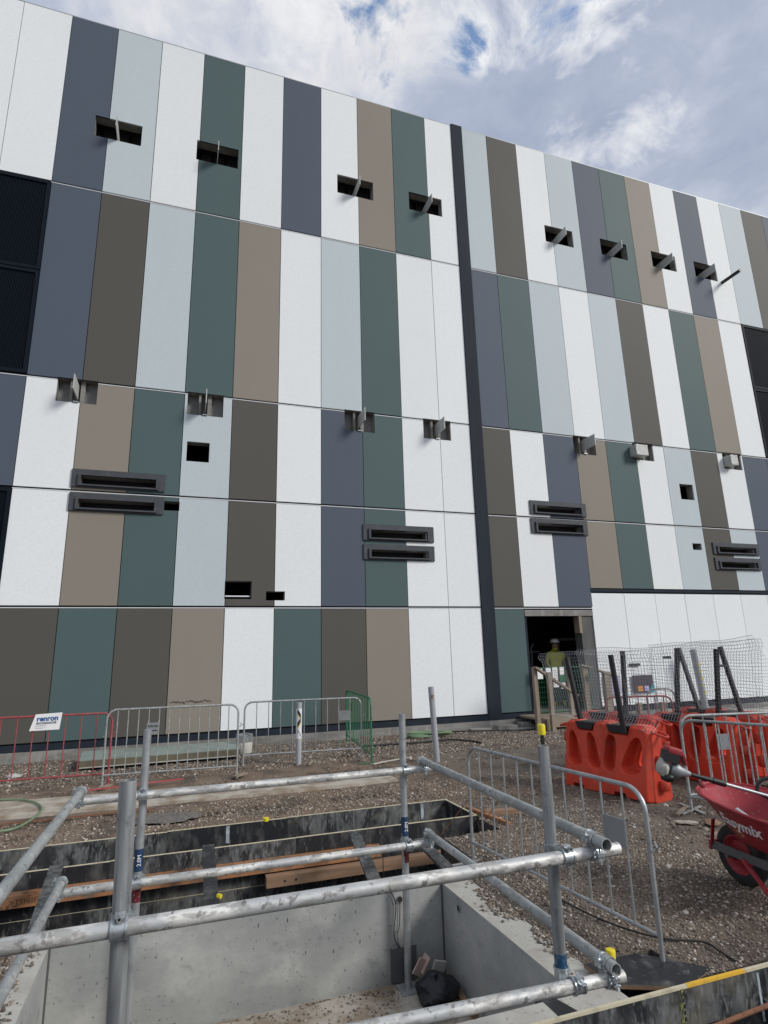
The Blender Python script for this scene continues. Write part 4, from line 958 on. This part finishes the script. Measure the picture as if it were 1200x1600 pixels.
MB().box(7.5, 9.7, 11.62, 12.42, -1.44, -1.395).build('deck', 'pine', st); MB().box(7.5, 9.7, 11.575, 11.618, -1.60, -1.40).build('stringer', 'pine', st)
MB().box(7.62, 7.80, 11.53, 11.57, -1.65, -1.42).build('post', 'pine', st)
gt = empty('mesh_gate', (8.7, 12.3, -1.39), 'green framed mesh gate hung with white notices across the doorway', 'gate')
MB().rect_holes(7.97, 9.45, -1.36, -.36, 12.30, 12.32, [(7.985, 9.435, -1.345, -.375)]).build('frame', 'green', gt)
mb = MB()
for k in range(1, 24): mb.box(7.97+k*.0617-.002, 7.97+k*.0617+.002, 12.308, 12.312, -1.345, -.375)
for k in range(1, 9): mb.box(7.985, 9.435, 12.306, 12.314, -1.36+k*.11-.002, -1.36+k*.11+.002)
stuff(mb.build('wire_mesh', 'green', gt))
for i, (x, w, z0, z1) in enumerate(((7.99, .14, -.62, -.39), (8.22, .14, -.80, -.38), (8.40, .14, -.82, -.37), (8.60, .12, -.55, -.37), (8.61, .12, -.86, -.72))):
    MB().box(x, x+w, 12.292, 12.298, z0, z1).build('notice', 'white', gt)
MB().box(8.58, 8.78, 12.290, 12.296, -.70, -.56).build('notice', 'green', gt, label='green notice')
mb = MB()
for k in range(6): mb.box(8.42, 8.53, 12.289, 12.291, -.44-k*.06, -.43-k*.06)
stuff(mb.build('small_print', 'greyprint', gt))
mb = MB().rect_holes(10.80, 11.43, -1.06, -.64, YF-.06, YF-.04)
ps = empty('poster', (11.1, YF-.06, -1.0), 'dark poster with orange square and teal corner on the white wall', 'poster')
mb.build('sheet', 'poster_dark', ps)
MB().box(10.93, 11.08, YF-.064, YF-.0605, -1.02, -.90).build('orange_square', 'poster_orange', ps); MB().box(11.14, 11.27, YF-.064, YF-.0605, -1.02, -.90).build('pale_square', 'lilac', ps)
MB().add([(11.24, YF-.062, -1.06), (11.43, YF-.062, -1.06), (11.43, YF-.062, -.82)], [(0, 1, 2)]).build('teal_corner', 'poster_teal', ps)
tag(MB().box(10.80, 11.10, YF-.05, YF-.005, -.41, -.35).build('wall_vent', 'black', origin=(10.95, YF, -.38)), 'small black slot fitting on the white wall above the poster', 'vent')
tag(MB().rect_holes(9.95, 10.42, -1.06, -.62, YF-.05, YF-.03).build('banner', 'lilac', origin=(10.2, YF, -.9)), 'pale lilac sheet fixed to the white wall beside the doorway', 'banner')

# ================================================================== WATER BARRIERS
def water_body(L=1.28, H=.79, T=.22):
    nu, nv = 190, 110
    u = np.linspace(0, 1, nu); v = np.linspace(0, 1, nv); U, Vv = np.meshgrid(u, v, indexing='ij')
    xw = U*L
    top = H*np.ones(nu)
    for c0, w in ((.285, .105), (.675, .115)):
        d = np.abs(u-c0); top -= .095*(1-sstep(w*.85, w*1.12, d))
    top -= .05*(sstep(.90, 1.0, u))+.05*(1-sstep(0, .1, u)) ; top += .018*np.exp(-((u-.48)/.04)**2)
    bot = np.zeros(nu)
    for c0 in (.2, .68): bot += .045*(1-sstep(.055, .075, np.abs(u-c0)))
    zw = bot[:, None]+(top-bot)[:, None]*Vv
    t = T*(1-.42*sstep(.05, .95, zw/H)); t = t - .03*(1-sstep(0, .02, Vv)) - .045*sstep(.955, 1.0, Vv)
    ends = np.minimum(U, 1-U)*L; t = t*(.62+.38*sstep(0, .05, ends))
    zz_ = zw/H; rec = np.zeros_like(t); thr = np.zeros_like(t)
    for c0, sl, w0, w1, hole in ((.14, .05, .035, .085, .8), (.37, .07, .04, .07, .8), (.575, -.02, .05, .06, 1.0), (.83, -.07, .05, .10, 1.25)):
        k = (zz_-.36)/.44; cxx = c0-sl*(k-.5); wd = w1*(1-k)+w0*k; wd = np.maximum(wd, .02)
        d = np.sqrt(((U-cxx)/wd)**2+(np.maximum(0, np.abs(k-.5)-.28)/.26)**2*1.0)
        rec = np.maximum(rec, 1-sstep(.80, 1.22, d))
        d2 = np.sqrt(((U-cxx-(.022 if sl >= 0 else .03))/(wd*.62*hole))**2+(np.maximum(0, np.abs(k-.45)-.17)/.2)**2)
        thr = np.maximum(thr, 1-sstep(.8, 1.1, d2))
    t = t*(1-.86*rec)
    t = np.where(thr > .5, 0, t*(1-.9*thr*(thr <= .5)))
    hole = thr > .5
    idx = np.arange(nu*nv).reshape(nu, nv)
    co = np.concatenate([np.stack([xw.ravel(), -t.ravel(), zw.ravel()], -1), np.stack([xw.ravel(), t.ravel(), zw.ravel()], -1)])
    hc = hole[:-1, :-1] & hole[1:, :-1] & hole[1:, 1:] & hole[:-1, 1:]
    q = np.stack([idx[:-1, :-1], idx[1:, :-1], idx[1:, 1:], idx[:-1, 1:]], -1)[~hc]
    o = nu*nv; qs = [q, q[:, ::-1]+o]
    def strip(a, flip=False):
        s_ = np.stack([a[:-1], a[1:], a[1:]+o, a[:-1]+o], -1); return s_[:, ::-1] if flip else s_
    qs += [strip(idx[:, -1]), strip(idx[:, 0], True), strip(idx[0, :]), strip(idx[-1, :], True)]
    me = bpy.data.meshes.new('barrier_body'); npmesh(me, co, np.concatenate(qs), 4); me.materials.append(M['orange']); me.shade_smooth(); me.set_sharp_from_angle(angle=math.radians(50))
    return me
WB = water_body()
def tray_mb(L, c0, w, H=.79, T=.135):
    x0, x1 = (c0-w)*L, (c0+w)*L; zt = H-.012; zb = H-.095
    a = [(x0, -T, zt), (x1, -T, zt), (x1, T, zt), (x0, T, zt)]; b = [(x0+.05, -T-.0, zb), (x1-.05, -T-.0, zb), (x1-.05, T, zb), (x0+.05, T, zb)]
    return MB().add(a+b, [(0, 1, 2, 3), (7, 6, 5, 4), (4, 5, 1, 0), (5, 6, 2, 1), (6, 7, 3, 2), (7, 4, 0, 3)])
def water_barrier(p, ang, label, uprights=True, L=1.28):
    root = empty('water_barrier', p, label, 'barrier', 'orange plastic water-filled barriers', rotz=ang)
    o = bpy.data.objects.new('body', WB); COL.objects.link(o); o.parent = root
    for c0, w in ((.285, .118), (.675, .128)): tray_mb(L, c0, w).build('tray', 'black', root, local=True)
    for s, xc in ((-1, .02), (1, L-.03)):
        ring = [(xc+s*.075+.085*math.cos(a)*1.15, .0+.06*math.sin(a), .715-.03*math.cos(a)*s) for a in np.linspace(0, 2*math.pi, 18)[:-1]]
        MB().tube(ring, .014, 8, closed=True).build('handle', 'orange', root, local=True, smooth=True)
    for z0, z1 in ((.50, .62), (.24, .36)):
        MB().lathe((-.035, 0, z0), [(0, 0), (.06, 0), (.068, .01), (.068, z1-z0-.01), (.06, z1-z0), (0, z1-z0)], 14).build('hinge_lug', 'orange', root, local=True, smooth=True)
    for z0, z1 in ((.38, .48), (.12, .22)):
        MB().lathe((L+.03, 0, z0), [(0, 0), (.05, 0), (.058, .01), (.058, z1-z0-.01), (.05, z1-z0), (0, z1-z0)], 14).build('hinge_lug', 'orange', root, local=True, smooth=True)
    MB().lathe((.62*L-.25, -.205, .16), [(.03, .0), (.032, -.012), (.018, -.016), (.016, -.006), (0, -.004)], 16, 'Y').build('drain_plug', 'rim', root, local=True, smooth=True)
    return root
aA = math.atan2(5.62-6.95, 5.05-4.80)
wA = water_barrier((4.97, 6.98, G), aA, 'orange-red water barrier nearest the camera with two black trays')
wA2 = water_barrier((5.80, 7.80, G), aA+.02, 'orange-red water barrier directly behind the nearest one')
wB = water_barrier((6.50, 7.10, G), math.atan2(5.70-7.10, 6.63-6.54), 'orange-red water barrier behind the trimmer engine and right grey barriers')
wC = water_barrier((6.78, 5.68, G), math.radians(-55), 'orange-red water barrier at the right edge behind the wheelbarrow')
wD = water_barrier((7.32, 7.45, G), math.radians(-86), 'orange-red water barrier half hidden farthest to the right')
# black uprights and mesh panels carried by the barriers
def upr(a, b, parent, r=.036):
    MB().bar(a, b, r*1.25, r*1.25).build('upright', 'black', parent)
def mesh_panel(pts_fn, nu, nv, name, label, uprights, r=.0021, braces=()):
    root = empty('mesh_screen', (Vector(uprights[0][0])), label, 'fence', 'wire mesh screens on the orange barriers')
    for a, b in uprights: MB().bar(a, b, .05, .05).build('upright', 'black', root)
    for a, b in braces: MB().bar(a, b, .035, .035).build('brace', 'black', root)
    mb = MB()
    for i in range(nu+1): mb.tube([pts_fn(i/nu, j/nv) for j in range(nv+1)], r, 3, caps=False)
    for j in range(nv+1): mb.tube([pts_fn(i/nu, j/nv) for i in range(0, nu+1, 3)] + ([pts_fn(1, j/nv)] if nu % 3 else []), r*(1.5 if j in (0, nv) else 1), 3, caps=False)
    stuff(mb.build('mesh', 'mesh', root)); return root
def bend(k, nx_, ny_):   # folded top and bottom edges, k in 0..1
    d = 0.0
    if k > .86: d = (k-.86)/.14*.16 if k < .93 else (1-k)/.07*.08+.0
    if k < .12: d = (.12-k)/.12*.16
    return d
def quadfn(A, B, C, D, side):   # A,B bottom ends; C,D top ends (above A, B)
    A, B, C, D, side = map(Vector, (A, B, C, D, side))
    def fn(u, v):
        p = (A*(1-u)+B*u)*(1-v)+(C*(1-u)+D*u)*v
        return p+side*bend(v, 0, 0)+Vector((0, 0, .012*math.sin(u*9+v*5)))
    return fn
mesh_panel(quadfn((5.09, 7.45, -.86), (5.22, 5.66, -.92), (5.02, 7.62, -.02), (5.16, 5.55, -.02), (-.9, -.2, 0)), 40, 21, 'a', 'galvanised wire mesh screen leaning over the nearest orange barrier',
           [((5.02, 6.80, -.95), (4.98, 6.93, -.085)), ((4.98, 5.97, -.95), (4.95, 6.02, -.06))])
mesh_panel(quadfn((5.75, 7.6, -.86), (6.05, 6.15, -.9), (5.72, 7.7, .02), (6.05, 6.1, .02), (-.5, -.1, 0)), 38, 20, 'a2', 'wire mesh screen behind the nearest one with one black upright',
           [((5.90, 7.0, -.95), (5.90, 6.92, -.02))])
mesh_panel(quadfn((6.62, 7.25, -.84), (6.72, 5.60, -.9), (6.62, 7.2, .06), (6.78, 5.5, .07), (.5, .0, 0)), 42, 22, 'b', 'wire mesh screen above the orange barrier behind the trimmer',
           [((6.74, 6.95, -.95), (6.75, 6.80, .0)), ((6.74, 6.26, -.95), (6.75, 6.14, -.03))], braces=[((6.75, 6.95, -.13), (6.80, 7.12, -.13))])
mesh_panel(quadfn((7.22, 7.3, -.86), (7.35, 5.55, -.9), (7.25, 7.3, .05), (7.32, 6.05, .13), (.4, .1, 0)), 46, 24, 'd', 'farthest right wire mesh screen rising to a slanted corner',
           [((7.30, 7.08, -.95), (7.28, 7.30, .0)), ((7.30, 6.38, -.93), (7.28, 6.55, .0))], braces=[((6.76, 6.2, -.24), (7.28, 6.50, -.26))])

# ================================================================== WHEELBARROW
wbw = empty('wheelbarrow', (3.93, 3.62, G), 'red builders wheelbarrow with white script lettering at the right edge', 'wheelbarrow', rotz=math.radians(-4))
def loop(pts): return [Vector(p) for p in pts]
top_ = [(-.10, .20, .625), (0, .23, .635), (.10, .20, .625), (.24, .09, .62), (.32, -.15, .60), (.345, -.55, .575), (.31, -.80, .585), (0, -.84, .585), (-.31, -.80, .585), (-.345, -.55, .575), (-.32, -.15, .60), (-.24, .09, .62)]
bot_ = [(-.05, -.10, .33), (0, -.09, .33), (.05, -.10, .33), (.12, -.15, .31), (.16, -.25, .30), (.18, -.50, .295), (.16, -.66, .30), (0, -.68, .30), (-.16, -.66, .30), (-.18, -.50, .295), (-.16, -.25, .30), (-.12, -.15, .31)]
mb = MB(); rings = [[Vector(a).lerp(Vector(b), t) for a, b in zip(bot_, top_)] for t in (0, .33, .66, 1)]
vs = [v for r_ in rings for v in r_]; n = 12
fs = [(j*n+i, j*n+(i+1) % n, (j+1)*n+(i+1) % n, (j+1)*n+i) for j in range(3) for i in range(n)]+[tuple(range(n-1, -1, -1))]
tr = mb.add(vs, fs).build('tray', 'barrow', wbw, local=True, smooth=True)
sm = tr.modifiers.new('s', 'SUBSURF'); sm.levels = 1; sm.render_levels = 2
so = tr.modifiers.new('t', 'SOLIDIFY'); so.thickness = .006
MB().tube(smoothpts([Vector(p)*1.0 for p in top_+top_[:1]], 4)[:-1], .010, 8, closed=True).build('rolled_rim', 'barrow', wbw, local=True, smooth=True)
wh = MB().lathe((0, 0, .2), [(.125, -.045), (.165, -.05), (.192, -.038), (.2, -.015), (.2, .015), (.192, .038), (.165, .05), (.125, .045), (.125, -.045)], 40, 'X').build('wheel', 'rubber', wbw, local=True, smooth=True)
MB().lathe((0, 0, .2), [(.03, -.07), (.03, -.03), (.09, -.018), (.118, -.046), (.128, -.046), (.128, .046), (.118, .046), (.09, .018), (.03, .03), (.03, .07)], 32, 'X').build('rim', 'barrow', wh, local=True, smooth=True)
MB().tube([(-.14, 0, .2), (.14, 0, .2)], .012).build('axle', 'chassis', wh, local=True)
for s in (-1, 1):
    mb = MB(); mb.bar((s*.11, .16, .235), (s*.20, -.85, .255), .014, .055); mb.bar((s*.20, -.85, .255), (s*.27, -1.35, .50), .014, .05)
    mb.build('chassis_rail', 'chassis', wbw, local=True)
    MB().bar((s*.125, .14, .24), (s*.12, .10, .42), .03, .008).build('nose_stay', 'barrow', wbw, local=True)
    MB().tube([(s*.15, -.16, .22), (s*.24, -.52, .02), (s*.24, -.62, .0), (s*.24, -.72, .03), (s*.2, -.80, .26)], .016, 8).build('leg', 'barrow', wbw, local=True, smooth=True)
MB().tube([(-.24, -.62, .01), (.24, -.62, .01)], .012).build('leg_tie', 'barrow', wbw, local=True)
MB().box(-.125, .125, .155, .17, .20, .26).build('nose_plate', 'barrow', wbw, local=True)
# lettering wrapped onto the near side of the tray
from mathutils.bvhtree import BVHTree
bpy.context.view_layer.update()
dg = bpy.context.evaluated_depsgraph_get(); ev = tr.evaluated_get(dg); tm = ev.to_mesh()
tree = BVHTree.FromPolygons([v.co.copy() for v in tm.vertices], [tuple(p.vertices) for p in tm.polygons]); ev.to_mesh_clear()
fx = Vector((-.06, -.38, -.035)).normalized(); upv = Vector((-.16, -.03, .26)).normalized(); nz = fx.cross(upv).normalized()
def wrap(o):
    for v in o.data.vertices:
        hit = tree.ray_cast(v.co+nz*.25, -nz)
        if hit[0] is not None: v.co = hit[0]+nz*.0025
    o.data.update(); return o
wrap(text('lettering', 'Easymix', .122, 'white', wbw, frame4(Vector((-.262, -.285, .485)), fx, upv), .0, shear=.35, offset=.0035, width=.92))
wrap(text('lettering', "'CF", .07, 'gold', wbw, frame4(Vector((-.225, -.24, .41)), fx, upv), .0, offset=.001))

# bucket and hand tool in the tray
bk = empty('bucket', (4.02, 3.12, G+.34), 'grey plastic bucket standing in the wheelbarrow tray', 'bucket')
MB().lathe((4.02, 3.12, G+.33), [(0, 0), (.11, 0), (.135, .26), (.145, .265), (.145, .28), (.128, .28), (.108, .01), (0, .01)], 24).build('bucket_shell', 'plate', bk, smooth=True)
text('lettering', '10', .06, 'white', bk, frame4((3.925, 3.035, G+.47), (.66, -.75, 0), (-.08, -.06, 1)), .001, local=False)
br = empty('hand_brush', (3.86, 3.38, G+.48), 'wire brush with orange handle in the wheelbarrow', 'brush')
MB().bar((3.80, 3.50, G+.53), (3.83, 3.40, G+.47), .035, .03).build('bristles', 'clamp', br)
MB().tube(smoothpts([(3.83, 3.41, G+.48), (3.87, 3.34, G+.475), (3.90, 3.26, G+.45), (3.94, 3.16, G+.40)]), .016, 8).build('handle', 'lvl', br, smooth=True)

# brushcutter lying over the nose of the barrow
bc = empty('brushcutter', (3.86, 3.68, G+.66), 'brushcutter with red engine cover resting over the wheelbarrow nose', 'brushcutter')
E0 = Vector((3.50, 3.74, -.865)); E2 = Vector((4.25, 3.46, -1.10)); E1 = E0.lerp(E2, .40)
ax = (E1-E0).normalized(); sidev = ax.cross(Vector((0, 0, 1))).normalized(); upb = sidev.cross(ax).normalized()
RB = Matrix((sidev, upb, ax)).transposed()
MB().lathe(E0, [(0, -.01), (.04, -.005), (.054, .02), (.052, .045), (.034, .09), (.022, .125), (.017, .14), (0, .14)], 18, RB).build('crankcase', 'plate', bc, smooth=True)
mb = MB(); mb.add(*lump(E0-ax*.06-upb*.005, .055, 5, (.8, .9, 1.15), 14, 10, .18)); mb.build('starter_cover', 'rim', bc, smooth=True)
mb = MB(); mb.add(*lump(E0-ax*.01-upb*.06, .05, 8, (1.1, 1, .7), 14, 10, .15)); mb.build('fuel_tank', 'black', bc, smooth=True)
mb = MB().box(-.05, .05, -.02, .06, -.05, .05, R=RB, c=E0+upb*.065-ax*.02); mb.build('cylinder_fins', 'black', bc)
o = MB().box(-.052, .052, -.0, .055, -.055, .06, R=RB, c=E0+upb*.10-ax*.01).build('engine_cover', 'barrow', bc); bv = o.modifiers.new('b', 'BEVEL'); bv.width = .018; bv.segments = 3
o = MB().bar(E0+upb*.125+ax*.055, E0+upb*.055+ax*.10, .07, .016).build('muffler_guard', 'barrow', bc)
MB().tube([E0+ax*.15, E1-ax*.02], [.015, .018], 12).build('clutch_sleeve', 'black', bc, smooth=True)
MB().tube([E1-ax*.03, E1+(E2-E1)*.12], .022, 12).build('grip', 'black', bc, smooth=True)
mb = MB(); mb.add(*lump(E1-ax*.10-upb*.045, .025, 2, (1, 1, 1), 10, 8, .1)); mb.build('choke_knob', 'red', bc, smooth=True)
MB().tube([E1, E2], .0125, 12).build('shaft', 'galv', bc, smooth=True)
hc = E1.lerp(E2, .72)
MB().tube(smoothpts([hc+Vector((-.06, .03, .02)), hc+Vector((-.035, .02, .09)), hc+Vector((.04, -.02, .12)), hc+Vector((.10, -.06, .07)), hc+Vector((.12, -.07, -.01)), hc+Vector((.09, -.05, -.09)), hc+Vector((.0, 0, -.01)), hc+Vector((-.06, .03, .02))]), .013, 8).build('loop_handle', 'black', bc, smooth=True)
MB().tube([hc+Vector((.09, -.05, -.02)), hc+Vector((.35, -.22, -.09))], .02, 12).build('throttle_arm', 'galv', bc, smooth=True)

# ------------------------------------------------------------------ lift everything so that the ground lies near z = 0
for o in list(COL.objects):
    if o.parent is None and o.type in ('MESH', 'EMPTY'): o.location.z += EYE
